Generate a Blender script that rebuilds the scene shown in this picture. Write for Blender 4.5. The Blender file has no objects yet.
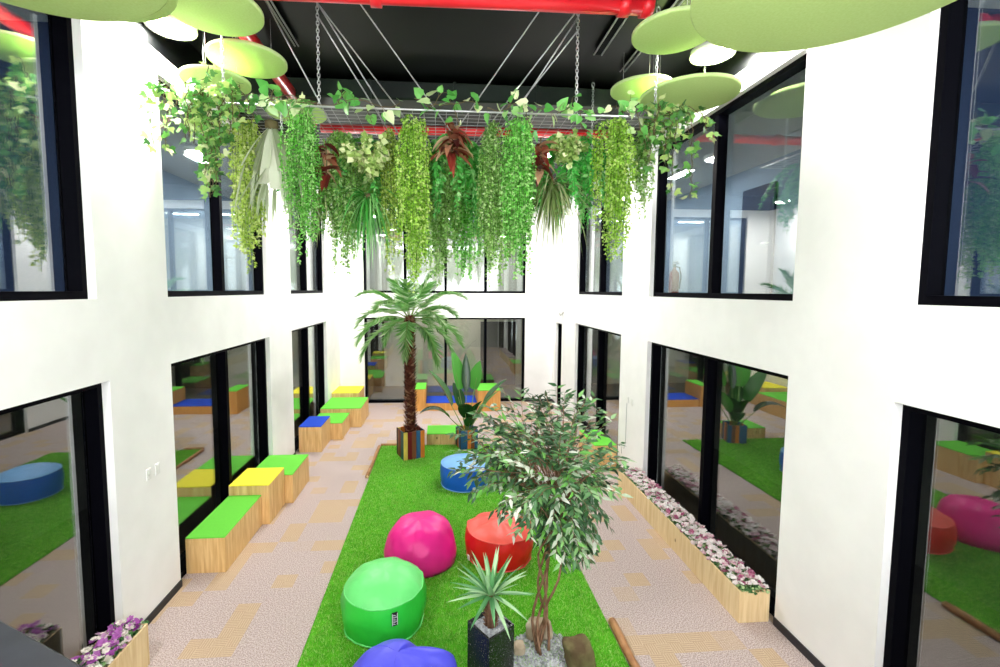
import bpy, math, random
import numpy as np
from mathutils import Vector, Matrix, noise
R = random.Random(7)
NR = np.random.default_rng(7)
S = bpy.context.scene
COL = S.collection
PI = math.pi

# ------------------------------------------------------------------ mesh builder
class MB:
    def __init__(s): s.v = []; s.f = []; s.n = 0
    def add(s, v, faces, mi=0, tone=None, smooth=False):
        v = np.asarray(v, float).reshape(-1, 3)
        by = {}
        if isinstance(faces, np.ndarray): by[faces.shape[1]] = faces
        else:
            for f in faces: by.setdefault(len(f), []).append(f)
        for k, fs in by.items():
            fs = np.asarray(fs, int) + s.n
            t = np.full(len(fs), 0.5) if tone is None else (np.full(len(fs), tone) if np.isscalar(tone) else np.asarray(tone, float))
            s.f.append((fs, mi, t, smooth))
        s.v.append(v); s.n += len(v)
    def box(s, x0, x1, y0, y1, z0, z1, mi=0):
        v = [(x, y, z) for x in (x0, x1) for y in (y0, y1) for z in (z0, z1)]
        s.add(v, [(0, 1, 3, 2), (4, 6, 7, 5), (0, 4, 5, 1), (2, 3, 7, 6), (0, 2, 6, 4), (1, 5, 7, 3)], mi)
    def cbox(s, x0, x1, y0, y1, z0, z1, c=.01, mi=0):
        "box with chamfered edges"
        v = []; idx = {}
        for i, (x, sx) in enumerate(((x0, 1), (x1, -1))):
            for j, (y, sy) in enumerate(((y0, 1), (y1, -1))):
                for k, (z, sz) in enumerate(((z0, 1), (z1, -1))):
                    for a in range(3):
                        p = [x + sx * c, y + sy * c, z + sz * c]; p[a] = (x, y, z)[a]
                        idx[i, j, k, a] = len(v); v.append(p)
        F = []
        for a in range(3):
            b, c2 = [(1, 2), (2, 0), (0, 1)][a]
            for e in (0, 1):
                q = []
                for (p, r) in ((0, 0), (1, 0), (1, 1), (0, 1)):
                    t = [0, 0, 0]; t[a] = e; t[b] = p; t[c2] = r; q.append(idx[t[0], t[1], t[2], a])
                F.append(q if e else q[::-1])
        for a in range(3):
            b, c2 = [(1, 2), (2, 0), (0, 1)][a]
            for p in (0, 1):
                for r in (0, 1):
                    t0 = [0, 0, 0]; t0[b] = p; t0[c2] = r; t1 = t0[:]; t1[a] = 1
                    F.append([idx[(*t0, b)], idx[(*t1, b)], idx[(*t1, c2)], idx[(*t0, c2)]])
        for i in (0, 1):
            for j in (0, 1):
                for k in (0, 1): F.append([idx[i, j, k, 0], idx[i, j, k, 1], idx[i, j, k, 2]])
        s.add(v, F, mi)
    def tube(s, pts, rad, n=6, mi=0, tone=None, cap=True, smooth=True):
        P = [Vector(p) for p in pts]; m = len(P)
        rad = [rad] * m if np.isscalar(rad) else rad
        ref = Vector((0, 0, 1)); v = []
        d0 = (P[-1] - P[0]).normalized() if (P[-1] - P[0]).length > 1e-6 else Vector((1, 0, 0))
        if abs(d0.z) > .9: ref = Vector((1, 0, 0))
        for i in range(m):
            d = (P[min(i + 1, m - 1)] - P[max(i - 1, 0)]).normalized()
            a = d.cross(ref)
            if a.length < 1e-4: a = d.cross(Vector((0, 1, 0)))
            a.normalize(); b = d.cross(a)
            for k in range(n):
                t = 2 * PI * k / n; v.append(P[i] + (a * math.cos(t) + b * math.sin(t)) * rad[i])
        F = [(i * n + k, i * n + (k + 1) % n, (i + 1) * n + (k + 1) % n, (i + 1) * n + k) for i in range(m - 1) for k in range(n)]
        if cap: F += [tuple(range(n))[::-1], tuple((m - 1) * n + k for k in range(n))]
        s.add(v, F, mi, tone, smooth)
    def lathe(s, prof, n=32, mi=0, c=(0, 0, 0), cap=True, smooth=True):
        v = [(c[0] + r * math.cos(2 * PI * k / n), c[1] + r * math.sin(2 * PI * k / n), c[2] + z) for r, z in prof for k in range(n)]
        m = len(prof)
        F = [(i * n + k, i * n + (k + 1) % n, (i + 1) * n + (k + 1) % n, (i + 1) * n + k) for i in range(m - 1) for k in range(n)]
        if cap: F += [tuple(range(n))[::-1], tuple((m - 1) * n + k for k in range(n))]
        s.add(v, F, mi, None, smooth)
    def inst(s, tv, tf, pos, X, Y, Z, sc, tone, mi=0, smooth=False):
        "many copies of a template: tv (k,3), axes (n,3)"
        tv = np.asarray(tv, float); pos = np.asarray(pos, float); n = len(pos)
        if n == 0: return
        sc = np.broadcast_to(np.asarray(sc, float).reshape(-1, 1, 1) if np.ndim(sc) < 2 else np.asarray(sc)[:, None, :], (n, 1, 3))
        L = tv[None] * sc
        W = pos[:, None, :] + L[..., 0:1] * X[:, None] + L[..., 1:2] * Y[:, None] + L[..., 2:3] * Z[:, None]
        k = len(tv); by = {}
        for f in tf: by.setdefault(len(f), []).append(f)
        base = s.n
        for q, fs in by.items():
            fs = np.asarray(fs, int)
            A = (fs[None] + (np.arange(n) * k)[:, None, None]).reshape(-1, q) + base
            s.f.append((A, mi, np.repeat(np.asarray(tone, float), len(fs)), smooth))
        s.v.append(W.reshape(-1, 3)); s.n += n * k
    def build(s, name, mats, parent=None, loc=None):
        me = bpy.data.meshes.new(name)
        V = np.concatenate(s.v) if s.v else np.zeros((0, 3))
        me.vertices.add(len(V)); me.vertices.foreach_set('co', V.astype(np.float32).ravel())
        loops = np.concatenate([f.ravel() for f, *_ in s.f]); st = []; o = 0; mi = []; tn = []; sm = []
        for f, m, t, g in s.f:
            k = f.shape[1]; st.append(o + np.arange(len(f)) * k); o += f.size
            mi.append(np.full(len(f), m)); tn.append(t); sm.append(np.full(len(f), g))
        st = np.concatenate(st)
        me.loops.add(len(loops)); me.loops.foreach_set('vertex_index', loops.astype(np.int32))
        me.polygons.add(len(st)); me.polygons.foreach_set('loop_start', st.astype(np.int32))
        me.polygons.foreach_set('material_index', np.concatenate(mi).astype(np.int32))
        me.polygons.foreach_set('use_smooth', np.concatenate(sm).astype(bool))
        me.update(calc_edges=True); me.validate()
        if len(me.polygons) == len(st):
            a = me.attributes.new('tone', 'FLOAT', 'FACE'); a.data.foreach_set('value', np.concatenate(tn).astype(np.float32))
        for m in (mats if isinstance(mats, (list, tuple)) else [mats]): me.materials.append(m)
        ob = bpy.data.objects.new(name, me); COL.objects.link(ob)
        if parent: ob.parent = parent
        if loc is not None: ob.location = loc
        return ob

def tag(o, label, cat, group=None, kind=None):
    o['label'] = label; o['category'] = cat
    if group: o['group'] = group
    if kind: o['kind'] = kind
    return o
def thing(name, label, cat, loc=(0, 0, 0), rz=0, group=None):
    o = bpy.data.objects.new(name, None); COL.objects.link(o); o.empty_display_size = .1
    o.location = loc; o.rotation_euler = (0, 0, rz)
    return tag(o, label, cat, group)
def struct(o): o['kind'] = 'structure'; return o
def unit(a): return a / np.maximum(np.linalg.norm(a, axis=1, keepdims=True), 1e-9)
def frame_axes(d, up=None):
    "leaf axes: Y along d, Z near 'up' (random when None)"
    d = unit(np.asarray(d, float)); n = len(d)
    if up is None: up = NR.normal(size=(n, 3))
    up = np.broadcast_to(np.asarray(up, float), (n, 3))
    X = np.cross(d, up); bad = np.linalg.norm(X, axis=1) < 1e-4; X[bad] = np.cross(d[bad], [0.3, .9, .2]); X = unit(X)
    return X, d, np.cross(X, d)

# ------------------------------------------------------------------ materials
def mat(name, col=(.5, .5, .5), rough=.5, spec=.5, metal=0):
    m = bpy.data.materials.new(name); m.use_nodes = True
    b = m.node_tree.nodes['Principled BSDF']
    b.inputs['Base Color'].default_value = (*col, 1); b.inputs['Roughness'].default_value = rough
    b.inputs['Specular IOR Level'].default_value = spec; b.inputs['Metallic'].default_value = metal
    return m
def nd(m, t, **kw):
    n = m.node_tree.nodes.new(t)
    for k, v in kw.items():
        if k in n.inputs.keys() if hasattr(n.inputs, 'keys') else False: n.inputs[k].default_value = v
        else: setattr(n, k, v)
    return n
def ln(m, a, b): m.node_tree.links.new(a, b)
def bsdf(m): return m.node_tree.nodes['Principled BSDF']
def ramp(m, stops):
    r = nd(m, 'ShaderNodeValToRGB'); e = r.color_ramp.elements
    while len(e) < len(stops): e.new(.5)
    for i, (p, c) in enumerate(stops): e[i].position = p; e[i].color = (*c, 1)
    return r
def noisy(name, c0, c1, scale=8, rough=.5, spec=.4, bump=0, detail=4, stretch=(1, 1, 1), coord='Object', bscale=None, lo=.35, hi=.65):
    m = mat(name, c0, rough, spec)
    tc = nd(m, 'ShaderNodeTexCoord'); mp = nd(m, 'ShaderNodeMapping'); mp.inputs['Scale'].default_value = stretch
    ln(m, tc.outputs[coord], mp.inputs['Vector'])
    n = nd(m, 'ShaderNodeTexNoise'); n.inputs['Scale'].default_value = scale; n.inputs['Detail'].default_value = detail
    ln(m, mp.outputs[0], n.inputs['Vector'])
    r = ramp(m, [(lo, c0), (hi, c1)]); ln(m, n.outputs['Fac'], r.inputs[0]); ln(m, r.outputs[0], bsdf(m).inputs['Base Color'])
    if bump:
        n2 = n
        if bscale:
            n2 = nd(m, 'ShaderNodeTexNoise'); n2.inputs['Scale'].default_value = bscale; ln(m, mp.outputs[0], n2.inputs['Vector'])
        b = nd(m, 'ShaderNodeBump'); b.inputs['Strength'].default_value = bump; b.inputs['Distance'].default_value = .02
        ln(m, n2.outputs['Fac'], b.inputs['Height']); ln(m, b.outputs[0], bsdf(m).inputs['Normal'])
    return m
def leafmat(name, stops, rough=.45, trans=.3, spec=.4):
    m = mat(name, stops[0][1], rough, spec); nt = m.node_tree
    a = nd(m, 'ShaderNodeAttribute'); a.attribute_name = 'tone'
    r = ramp(m, stops); ln(m, a.outputs['Fac'], r.inputs[0]); ln(m, r.outputs[0], bsdf(m).inputs['Base Color'])
    t = nd(m, 'ShaderNodeBsdfTranslucent'); ln(m, r.outputs[0], t.inputs['Color'])
    mx = nd(m, 'ShaderNodeMixShader'); mx.inputs[0].default_value = trans
    ln(m, bsdf(m).outputs[0], mx.inputs[1]); ln(m, t.outputs[0], mx.inputs[2])
    ln(m, mx.outputs[0], nt.nodes['Material Output'].inputs['Surface'])
    return m
def emis(name, col, st):
    m = bpy.data.materials.new(name); m.use_nodes = True; nt = m.node_tree
    e = nt.nodes.new('ShaderNodeEmission'); e.inputs[0].default_value = (*col, 1); e.inputs[1].default_value = st
    nt.links.new(e.outputs[0], nt.nodes['Material Output'].inputs['Surface']); return m

M = {}
M['wall'] = noisy('white_plaster', (.86, .855, .84), (.90, .895, .88), 3, .7, .2, .03, bscale=60)
M['upper_wall'] = mat('grey_plaster', (.5, .51, .48), .8, .2)
M['black_frame'] = mat('black_aluminium', (.0015, .0015, .003), .45, .025)
M['baseboard'] = mat('dark_grey_skirting', (.02, .02, .024), .5, .4)
M['ceiling'] = noisy('black_ceiling', (.0012, .0014, .0018), (.003, .0042, .0034), 1.2, .4, .22)
M['duct'] = noisy('dark_green_grey_duct', (.004, .008, .006), (.010, .018, .012), 1.5, .4, .35)
M['corr_wall'] = noisy('pale_blue_grey_wall', (.40, .49, .64), (.46, .55, .70), 1.2, .7, .2)
M['corr_low'] = noisy('beige_grey_wall', (.07, .068, .06), (.09, .086, .075), 1.2, .7, .2)  # wall darkened in its colour to read as an unlit corridor
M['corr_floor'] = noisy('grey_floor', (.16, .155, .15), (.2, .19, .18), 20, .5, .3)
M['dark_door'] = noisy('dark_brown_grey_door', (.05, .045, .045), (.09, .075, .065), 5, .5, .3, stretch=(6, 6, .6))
M['dark_floor'] = noisy('shade_dark_floor', (.045, .04, .037), (.06, .055, .05), 20, .5, .2)  # darkness of the unlit corridor put into the floor colour
M['cream'] = mat('cream_wall', (.72, .66, .56), .7, .2)
M['navy'] = mat('navy_panel', (.03, .05, .12), .5, .3)
M['white_metal'] = mat('white_metal', (.8, .8, .8), .35, .5)
M['steel'] = mat('galvanised_steel', (.55, .56, .56), .35, .5, .7)
M['cable'] = mat('grey_steel_cable', (.45, .45, .46), .4, .5, .4)
M['red_pipe'] = noisy('red_painted_pipe', (.78, .015, .025), (.84, .025, .035), 4, .3, .5)
M['disc'] = noisy('lime_green_felt', (.56, .76, .26), (.60, .80, .30), 60, .9, .1, .1)
M['disc_edge'] = mat('lime_green_felt_edge', (.64, .80, .36), .9, .1)
M['lamp'] = emis('lamp_glow', (1, .98, .95), 125)
M['lamp_in'] = emis('corridor_lamp_glow', (.9, .96, 1), 30)
M['rail'] = noisy('dark_slate_paint', (.010, .012, .017), (.016, .018, .025), 12, .45, .25)
M['concrete'] = mat('grey_concrete', (.4, .4, .39), .8, .2)
M['granite'] = None
M['plastic_white'] = mat('white_plastic', (.8, .8, .78), .4, .4)
M['plastic_grey'] = mat('grey_plastic', (.3, .3, .31), .4, .4)
M['dark_lens'] = mat('dark_lens', (.01, .01, .012), .1, .6)

M['lamp_low'] = emis('added_passage_glow', (1, .95, .85), 12)
# glass: strong mirror at a slant, clear straight on
def make_glass():
    m = bpy.data.materials.new('window_glass'); m.use_nodes = True; nt = m.node_tree; nt.nodes.remove(bsdf(m))
    lw = nd(m, 'ShaderNodeLayerWeight'); lw.inputs[0].default_value = .5
    p = nd(m, 'ShaderNodeMath', operation='POWER'); p.inputs[1].default_value = 2.2; ln(m, lw.outputs['Facing'], p.inputs[0])
    k = nd(m, 'ShaderNodeMath', operation='MULTIPLY_ADD'); k.inputs[1].default_value = .68; k.inputs[2].default_value = .13; ln(m, p.outputs[0], k.inputs[0])
    t = nd(m, 'ShaderNodeBsdfTransparent'); t.inputs[0].default_value = (.90, .94, .93, 1)
    g = nd(m, 'ShaderNodeBsdfGlossy'); g.inputs['Roughness'].default_value = 0.0; g.inputs[0].default_value = (.95, .97, .97, 1)
    mx = nd(m, 'ShaderNodeMixShader'); ln(m, k.outputs[0], mx.inputs[0]); ln(m, t.outputs[0], mx.inputs[1]); ln(m, g.outputs[0], mx.inputs[2])
    ln(m, mx.outputs[0], nt.nodes['Material Output'].inputs['Surface']); return m
M['glass'] = make_glass()

def make_carpet():
    m = mat('patterned_carpet', (.5, .42, .4), .95, .1)
    tc = nd(m, 'ShaderNodeTexCoord')
    sn = nd(m, 'ShaderNodeVectorMath', operation='SNAP'); sn.inputs[1].default_value = (.25, .25, .25); ln(m, tc.outputs['Object'], sn.inputs[0])
    n1 = nd(m, 'ShaderNodeTexNoise'); n1.inputs['Scale'].default_value = 1.9; n1.inputs['Detail'].default_value = 1; ln(m, sn.outputs[0], n1.inputs['Vector'])
    r1 = ramp(m, [(.545, (0, 0, 0)), (.565, (1, 1, 1))]); ln(m, n1.outputs['Fac'], r1.inputs[0])
    # crosshatched thread lines inside the patches
    w = nd(m, 'ShaderNodeTexChecker'); w.inputs['Scale'].default_value = 1 / .125; ln(m, tc.outputs['Object'], w.inputs['Vector'])
    st1 = nd(m, 'ShaderNodeTexWave', bands_direction='X'); st1.inputs['Scale'].default_value = 13; ln(m, tc.outputs['Object'], st1.inputs['Vector'])
    st2 = nd(m, 'ShaderNodeTexWave', bands_direction='Y'); st2.inputs['Scale'].default_value = 13; ln(m, tc.outputs['Object'], st2.inputs['Vector'])
    mw = nd(m, 'ShaderNodeMix', data_type='FLOAT'); ln(m, w.outputs['Fac'], mw.inputs[0]); ln(m, st1.outputs['Fac'], mw.inputs[2]); ln(m, st2.outputs['Fac'], mw.inputs[3])
    tan = ramp(m, [(.1, (.42, .29, .17)), (.9, (.58, .43, .27))]); ln(m, mw.outputs[0], tan.inputs[0])
    n2 = nd(m, 'ShaderNodeTexNoise'); n2.inputs['Scale'].default_value = 85; n2.inputs['Detail'].default_value = 2; ln(m, tc.outputs['Object'], n2.inputs['Vector'])
    pk = ramp(m, [(.38, (.31, .235, .22)), (.62, (.62, .52, .49))]); ln(m, n2.outputs['Fac'], pk.inputs[0])
    fa = nd(m, 'ShaderNodeMath', operation='MULTIPLY'); fa.inputs[1].default_value = .8; ln(m, r1.outputs[0], fa.inputs[0])
    mx = nd(m, 'ShaderNodeMix', data_type='RGBA'); ln(m, fa.outputs[0], mx.inputs[0]); ln(m, pk.outputs[0], mx.inputs[6]); ln(m, tan.outputs[0], mx.inputs[7])
    ln(m, mx.outputs[2], bsdf(m).inputs['Base Color'])
    return m
M['carpet'] = make_carpet()

def make_wood(name, c0, c1, knots=True, sc=(16, 16, 1.3)):
    m = mat(name, c0, .55, .3)
    tc = nd(m, 'ShaderNodeTexCoord'); mp = nd(m, 'ShaderNodeMapping'); mp.inputs['Scale'].default_value = sc; ln(m, tc.outputs['Object'], mp.inputs['Vector'])
    n = nd(m, 'ShaderNodeTexNoise'); n.inputs['Scale'].default_value = 1.6; n.inputs['Detail'].default_value = 6; n.inputs['Distortion'].default_value = .6; ln(m, mp.outputs[0], n.inputs['Vector'])
    r = ramp(m, [(.3, c0), (.7, c1)]); ln(m, n.outputs['Fac'], r.inputs[0]); out = r.outputs[0]
    if knots:
        v = nd(m, 'ShaderNodeTexVoronoi'); v.inputs['Scale'].default_value = 3.2; mp2 = nd(m, 'ShaderNodeMapping'); mp2.inputs['Scale'].default_value = (1, 1, .6)
        ln(m, tc.outputs['Object'], mp2.inputs['Vector']); ln(m, mp2.outputs[0], v.inputs['Vector'])
        k = ramp(m, [(.04, (1, 1, 1)), (.075, (0, 0, 0))]); ln(m, v.outputs['Distance'], k.inputs[0])
        mx = nd(m, 'ShaderNodeMix', data_type='RGBA'); ln(m, k.outputs[0], mx.inputs[0]); ln(m, out, mx.inputs[6]); mx.inputs[7].default_value = (.20, .09, .03, 1); out = mx.outputs[2]
    ln(m, out, bsdf(m).inputs['Base Color']); return m
M['wood'] = make_wood('knotty_pine_board', (.62, .35, .12), (.86, .60, .28))
M['wood_pale'] = make_wood('pale_pine_board', (.70, .50, .25), (.88, .70, .42))
M['wood_orange'] = make_wood('orange_pine_board', (.60, .27, .06), (.75, .40, .12))
M['log'] = make_wood('brown_log_bark', (.30, .13, .05), (.50, .26, .11), False, (5, 5, 5))
for k, c in dict(green=(.15, .60, .06), blue=(.02, .07, .52), yellow=(.93, .80, .06)).items():
    M['top_' + k] = noisy(k + '_mat', c, tuple(min(1, x * 1.1) for x in c), 90, .8, .15)
for k, c in dict(maroon=(.16, .008, .012), brown=(.22, .07, .03), blue=(.03, .12, .28), orange=(.75, .22, .03), yellow=(.85, .62, .12), teal=(.01, .09, .10), dark=(.03, .012, .012)).items():
    M['st_' + k] = noisy(k + '_painted_slat', tuple(x * .85 for x in c), c, 6, .5, .3, stretch=(4, 4, 1))
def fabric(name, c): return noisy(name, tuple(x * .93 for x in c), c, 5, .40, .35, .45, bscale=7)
M['b_green'] = fabric('green_nylon', (.03, .58, .05)); M['b_green_top'] = fabric('green_nylon_lit', (.16, .75, .20))  # top is the same nylon, light from above painted in paler
M['b_pink'] = fabric('pink_nylon', (.86, .015, .27)); M['b_red'] = fabric('red_nylon', (.72, .012, .010)); M['b_red_top'] = fabric('red_nylon_lit', (.90, .12, .09))  # red top: shine on the nylon put into the colour
M['b_blue'] = fabric('blue_nylon', (.012, .13, .72)); M['b_blue_top'] = fabric('blue_nylon_lit', (.22, .48, .88)); M['b_violet'] = fabric('violet_blue_nylon', (.085, .085, .72))  # blue top: overhead light put into the colour
M['tag_black'] = mat('black_label_cloth', (.012, .012, .012), .7, .2); M['tag_white'] = mat('white_label_cloth', (.8, .8, .8), .7, .2)
M['gravel'] = noisy('grey_gravel', (.22, .22, .24), (.62, .63, .66), 30, .8, .2)
M['rock'] = noisy('mossy_brown_rock', (.11, .075, .04), (.20, .18, .08), 6, .9, .1, .6, bscale=14)
M['rock_tan'] = noisy('tan_rock', (.42, .32, .22), (.60, .50, .38), 8, .9, .1, .4)
M['turf'] = noisy('green_turf_backing', (.06, .30, .010), (.10, .40, .018), 9, .9, .1)
M['blade'] = leafmat('turf_blades', [(0, (.10, .32, .02)), (.5, (.32, .62, .10)), (1, (.66, .86, .32))], .5, .25, .2)
M['bark'] = noisy('brown_bark', (.16, .075, .04), (.38, .22, .14), 30, .85, .15, .5, stretch=(1, 1, .3))
M['palm_trunk'] = noisy('dark_brown_palm_fibre', (.05, .014, .008), (.16, .05, .03), 20, .85, .15, .5)
M['palm_scale'] = leafmat('palm_leaf_bases', [(0, (.06, .016, .01)), (.6, (.18, .055, .035)), (1, (.42, .22, .14))], .8, 0, .15)
M['palm_leaf'] = leafmat('palm_leaflets', [(0, (.04, .16, .025)), (.5, (.15, .40, .085)), (.85, (.38, .58, .26)), (1, (.62, .72, .48))], .35, .2, .5)
M['rachis'] = mat('pale_green_stalk', (.16, .26, .06), .5, .3)
M['banana'] = leafmat('broad_leaves', [(0, (.008, .036, .010)), (.5, (.028, .15, .025)), (1, (.10, .38, .06))], .25, .2, .55)
M['ficus'] = leafmat('variegated_ficus_leaves', [(0, (.012, .045, .012)), (.4, (.04, .13, .04)), (.66, (.13, .28, .11)), (.70, (.15, .46, .06)), (.86, (.32, .44, .27)), (1, (.76, .79, .68))], .4, .2, .5)
M['yucca'] = leafmat('yucca_blades', [(0, (0.054, 0.203, 0.068)), (.5, (0.162, 0.432, 0.176)), (1, (0.675, 0.891, 0.567))], .4, .2, .4)
M['string_bright'] = leafmat('bright_green_moss', [(0, (.07, .32, .03)), (.5, (.26, .76, .12)), (1, (.66, .90, .42))], 0.5, 0.45)
M['string_lime'] = leafmat('lime_green_moss', [(0, (.15, .36, .02)), (.5, (.46, .78, .09)), (1, (.80, .90, .36))], 0.5, 0.45)
M['string_olive'] = leafmat('olive_green_moss', [(0, (.10, .26, .04)), (.5, (.34, .64, .14)), (1, (.72, .86, .46))], 0.5, 0.45)
M['string_yellow'] = leafmat('yellow_green_moss', [(0, (.18, .34, .04)), (.5, (.56, .74, .12)), (1, (.86, .90, .46))], 0.5, 0.45)
M['fern'] = leafmat('dark_fern', [(0, (.03, .18, .025)), (.5, (.11, .54, .09)), (1, (.50, .84, .36))], 0.45, 0.4)
M['fern_bright'] = leafmat('bright_fern', [(0, (.03, .26, .03)), (.5, (.12, .70, .12)), (1, (.50, .90, .38))], 0.45, 0.4)
M['bush'] = leafmat('pale_bush', [(0, (0.130, 0.260, 0.039)), (.5, (0.468, 0.650, 0.182)), (1, (0.900, 0.900, 0.546))], .45, .3)
M['grass_dry'] = leafmat('dry_grass', [(0, (.10, .17, .04)), (.5, (.34, .46, .15)), (1, (.80, .78, .50))], .55, .25)
M['staghorn'] = leafmat('pale_staghorn', [(0, (.30, .36, .20)), (.5, (.48, .54, .36)), (1, (.70, .72, .58))], .55, .25)
M['croton'] = leafmat('red_croton', [(0, (.06, .012, .01)), (.4, (.26, .03, .02)), (.7, (.42, .17, .09)), (1, (.74, .56, .34))], .4, .2)
M['ivy'] = leafmat('variegated_ivy', [(0, (.04, .17, .03)), (.5, (.17, .44, .09)), (.8, (.46, .62, .18)), (1, (.80, .82, .50))], .45, .25)
M['pothos'] = leafmat('pothos_leaves', [(0, (0.065, 0.338, 0.052)), (.5, (0.208, 0.572, 0.130)), (1, (0.858, 0.900, 0.546))], .35, .25)
M['stem'] = mat('thin_brown_stem', (.14, .11, .05), .7, .2)
M['stem_green'] = mat('thin_green_stem', (.10, .20, .05), .6, .2)
M['petal'] = leafmat('flower_petals', [(0, (.36, .07, .16)), (.2, (.62, .30, .40)), (.4, (.82, .66, .66)), (1, (.88, .86, .83))], .6, .25)
M['petal_purple'] = leafmat('purple_petals', [(0, (.20, .02, .20)), (.3, (.36, .07, .36)), (.62, (.48, .16, .48)), (.8, (.75, .66, .62)), (1, (.86, .86, .74))], .6, .25)
M['flower_leaf'] = leafmat('flower_foliage', [(0, (0.036, 0.126, 0.036)), (.5, (0.108, 0.306, 0.090)), (1, (0.540, 0.720, 0.360))], .5, .2)
M['soil'] = noisy('dark_soil', (.03, .02, .012), (.07, .05, .03), 30, .95, .1)
M['ext_red'] = mat('red_extinguisher_paint', (.5, .01, .012), .3, .5); M['black_rubber'] = mat('black_rubber', (.012, .012, .012), .6, .3)
def make_granite():
    m = mat('black_granite', (.02, .02, .02), .25, .5)
    tc = nd(m, 'ShaderNodeTexCoord'); v = nd(m, 'ShaderNodeTexNoise'); v.inputs['Scale'].default_value = 75; v.inputs['Detail'].default_value = 2; ln(m, tc.outputs['Object'], v.inputs['Vector'])
    r = ramp(m, [(.50, (.008, .008, .009)), (.66, (.05, .05, .055)), (.74, (.5, .5, .5))]); ln(m, v.outputs['Fac'], r.inputs[0]); ln(m, r.outputs[0], bsdf(m).inputs['Base Color']); return m
M['granite'] = make_granite()

# ------------------------------------------------------------------ room shell (camera stands at x=0, y=0, z=3.5)
XL, XR, YB = -3.06, 3.50, 13.98
HS, HT, HL = 3.405, 5.83, 2.65          # upper sill, upper head, lower head
HW = 6.06                               # top of the white walls
HC = 6.50                               # black ceiling
YN = -3.0                               # the walls run on past the photographer
TH = .26                                # wall thickness
def wall(name, axis, face, out, a0, a1, z0, z1, holes, m):
    "wall whose inner face lies at axis=face; 'out' is the outward sign; holes = (a0,a1,z0,z1)"
    A = sorted({a0, a1, *[h[0] for h in holes], *[h[1] for h in holes]}); Z = sorted({z0, z1, *[h[2] for h in holes], *[h[3] for h in holes]})
    def solid(i, j):
        if i < 0 or j < 0 or i >= len(A) - 1 or j >= len(Z) - 1: return False
        a, z = (A[i] + A[i + 1]) / 2, (Z[j] + Z[j + 1]) / 2
        return not any(h[0] < a < h[1] and h[2] < z < h[3] for h in holes)
    b = MB(); o = face + out * TH
    P = (lambda d, a, z: (d, a, z)) if axis == 'x' else (lambda d, a, z: (a, d, z))
    for i in range(len(A) - 1):
        for j in range(len(Z) - 1):
            if not solid(i, j): continue
            p, q, r, s = A[i], A[i + 1], Z[j], Z[j + 1]
            for d in (face, o): b.add([P(d, p, r), P(d, q, r), P(d, q, s), P(d, p, s)], [(0, 1, 2, 3)])
            for (di, dj, e) in ((-1, 0, ((p, r), (p, s))), (1, 0, ((q, r), (q, s))), (0, -1, ((p, r), (q, r))), (0, 1, ((p, s), (q, s)))):
                if not solid(i + di, j + dj):
                    (u, w), (u2, w2) = e
                    b.add([P(face, u, w), P(face, u2, w2), P(o, u2, w2), P(o, u, w)], [(0, 1, 2, 3)])
    return struct(b.build(name, m))
LW = [(1.15, 4.30, HS, HT), (1.15, 4.40, 0.0, HL), (5.36, 8.35, HS, HT), (5.36, 8.35, 0.0, HL), (9.57, 12.40, HS, HT), (9.57, 12.40, 0.0, HL)]
RW = [(.55, 3.17, HS, HT), (.55, 3.22, 0.0, HL), (4.30, 7.45, HS, HT), (4.30, 7.45, 0.0, HL), (8.59, 11.60, HS, HT), (8.59, 11.60, 0.0, HL), (12.93, 13.62, 0.0, 2.53)]
BW = [(-2.33, 2.62, HS, HT), (-2.33, 2.62, 0.0, HL)]
wall('wall_left', 'x', XL, -1, YN, YB + TH, 0, HW, LW, M['wall'])
wall('wall_right', 'x', XR, 1, YN, YB + TH, 0, HW, RW, M['wall'])
wall('wall_back', 'y', YB, 1, XL, XR, 0, HW, BW, M['wall'])
CX0, CX1, CY1 = XL - 2.6, XR + 2.6, YB + 2.6            # outer limits of the corridors around the hall
b = MB(); b.box(XL - .10, XR + .10, YN, YB + .10, -.12, 0); struct(b.build('floor', M['carpet']))
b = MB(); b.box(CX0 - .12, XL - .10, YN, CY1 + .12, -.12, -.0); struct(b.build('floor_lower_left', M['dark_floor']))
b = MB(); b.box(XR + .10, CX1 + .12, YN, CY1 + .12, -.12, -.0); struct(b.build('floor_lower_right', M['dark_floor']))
b = MB(); b.box(XL - .10, XR + .10, YB + .10, CY1 + .12, -.12, -.0); struct(b.build('floor_lower_back', M['corr_floor']))
b = MB(); b.box(XL - .0, XR, YN, YB, HC, HC + .15); struct(b.build('ceiling', M['ceiling']))
b = MB()
b.box(XL - .12, XL, YN, YB, HW, HC); b.box(XR, XR + .12, YN, YB, HW, HC); b.box(XL, XR, YB, YB + .12, HW, HC)
struct(b.build('trim_1', M['ceiling']))                  # black band above the white walls
# corridors behind the glass
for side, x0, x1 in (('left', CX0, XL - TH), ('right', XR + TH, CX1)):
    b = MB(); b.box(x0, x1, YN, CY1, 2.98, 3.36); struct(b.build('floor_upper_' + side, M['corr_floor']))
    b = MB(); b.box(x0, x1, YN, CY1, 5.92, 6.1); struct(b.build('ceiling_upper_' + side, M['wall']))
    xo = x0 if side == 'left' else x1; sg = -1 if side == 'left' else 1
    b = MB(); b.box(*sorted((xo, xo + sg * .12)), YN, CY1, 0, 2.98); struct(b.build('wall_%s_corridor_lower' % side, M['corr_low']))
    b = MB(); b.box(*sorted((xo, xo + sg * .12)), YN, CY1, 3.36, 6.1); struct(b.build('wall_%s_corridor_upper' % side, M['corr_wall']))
b = MB(); b.box(CX0, XL - TH - .02, 4.62, 4.72, 3.36, 5.92); struct(b.build('wall_left_lamp_block', M['navy']))  # added partition stopping the corridor lamp light short of the near window
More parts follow.
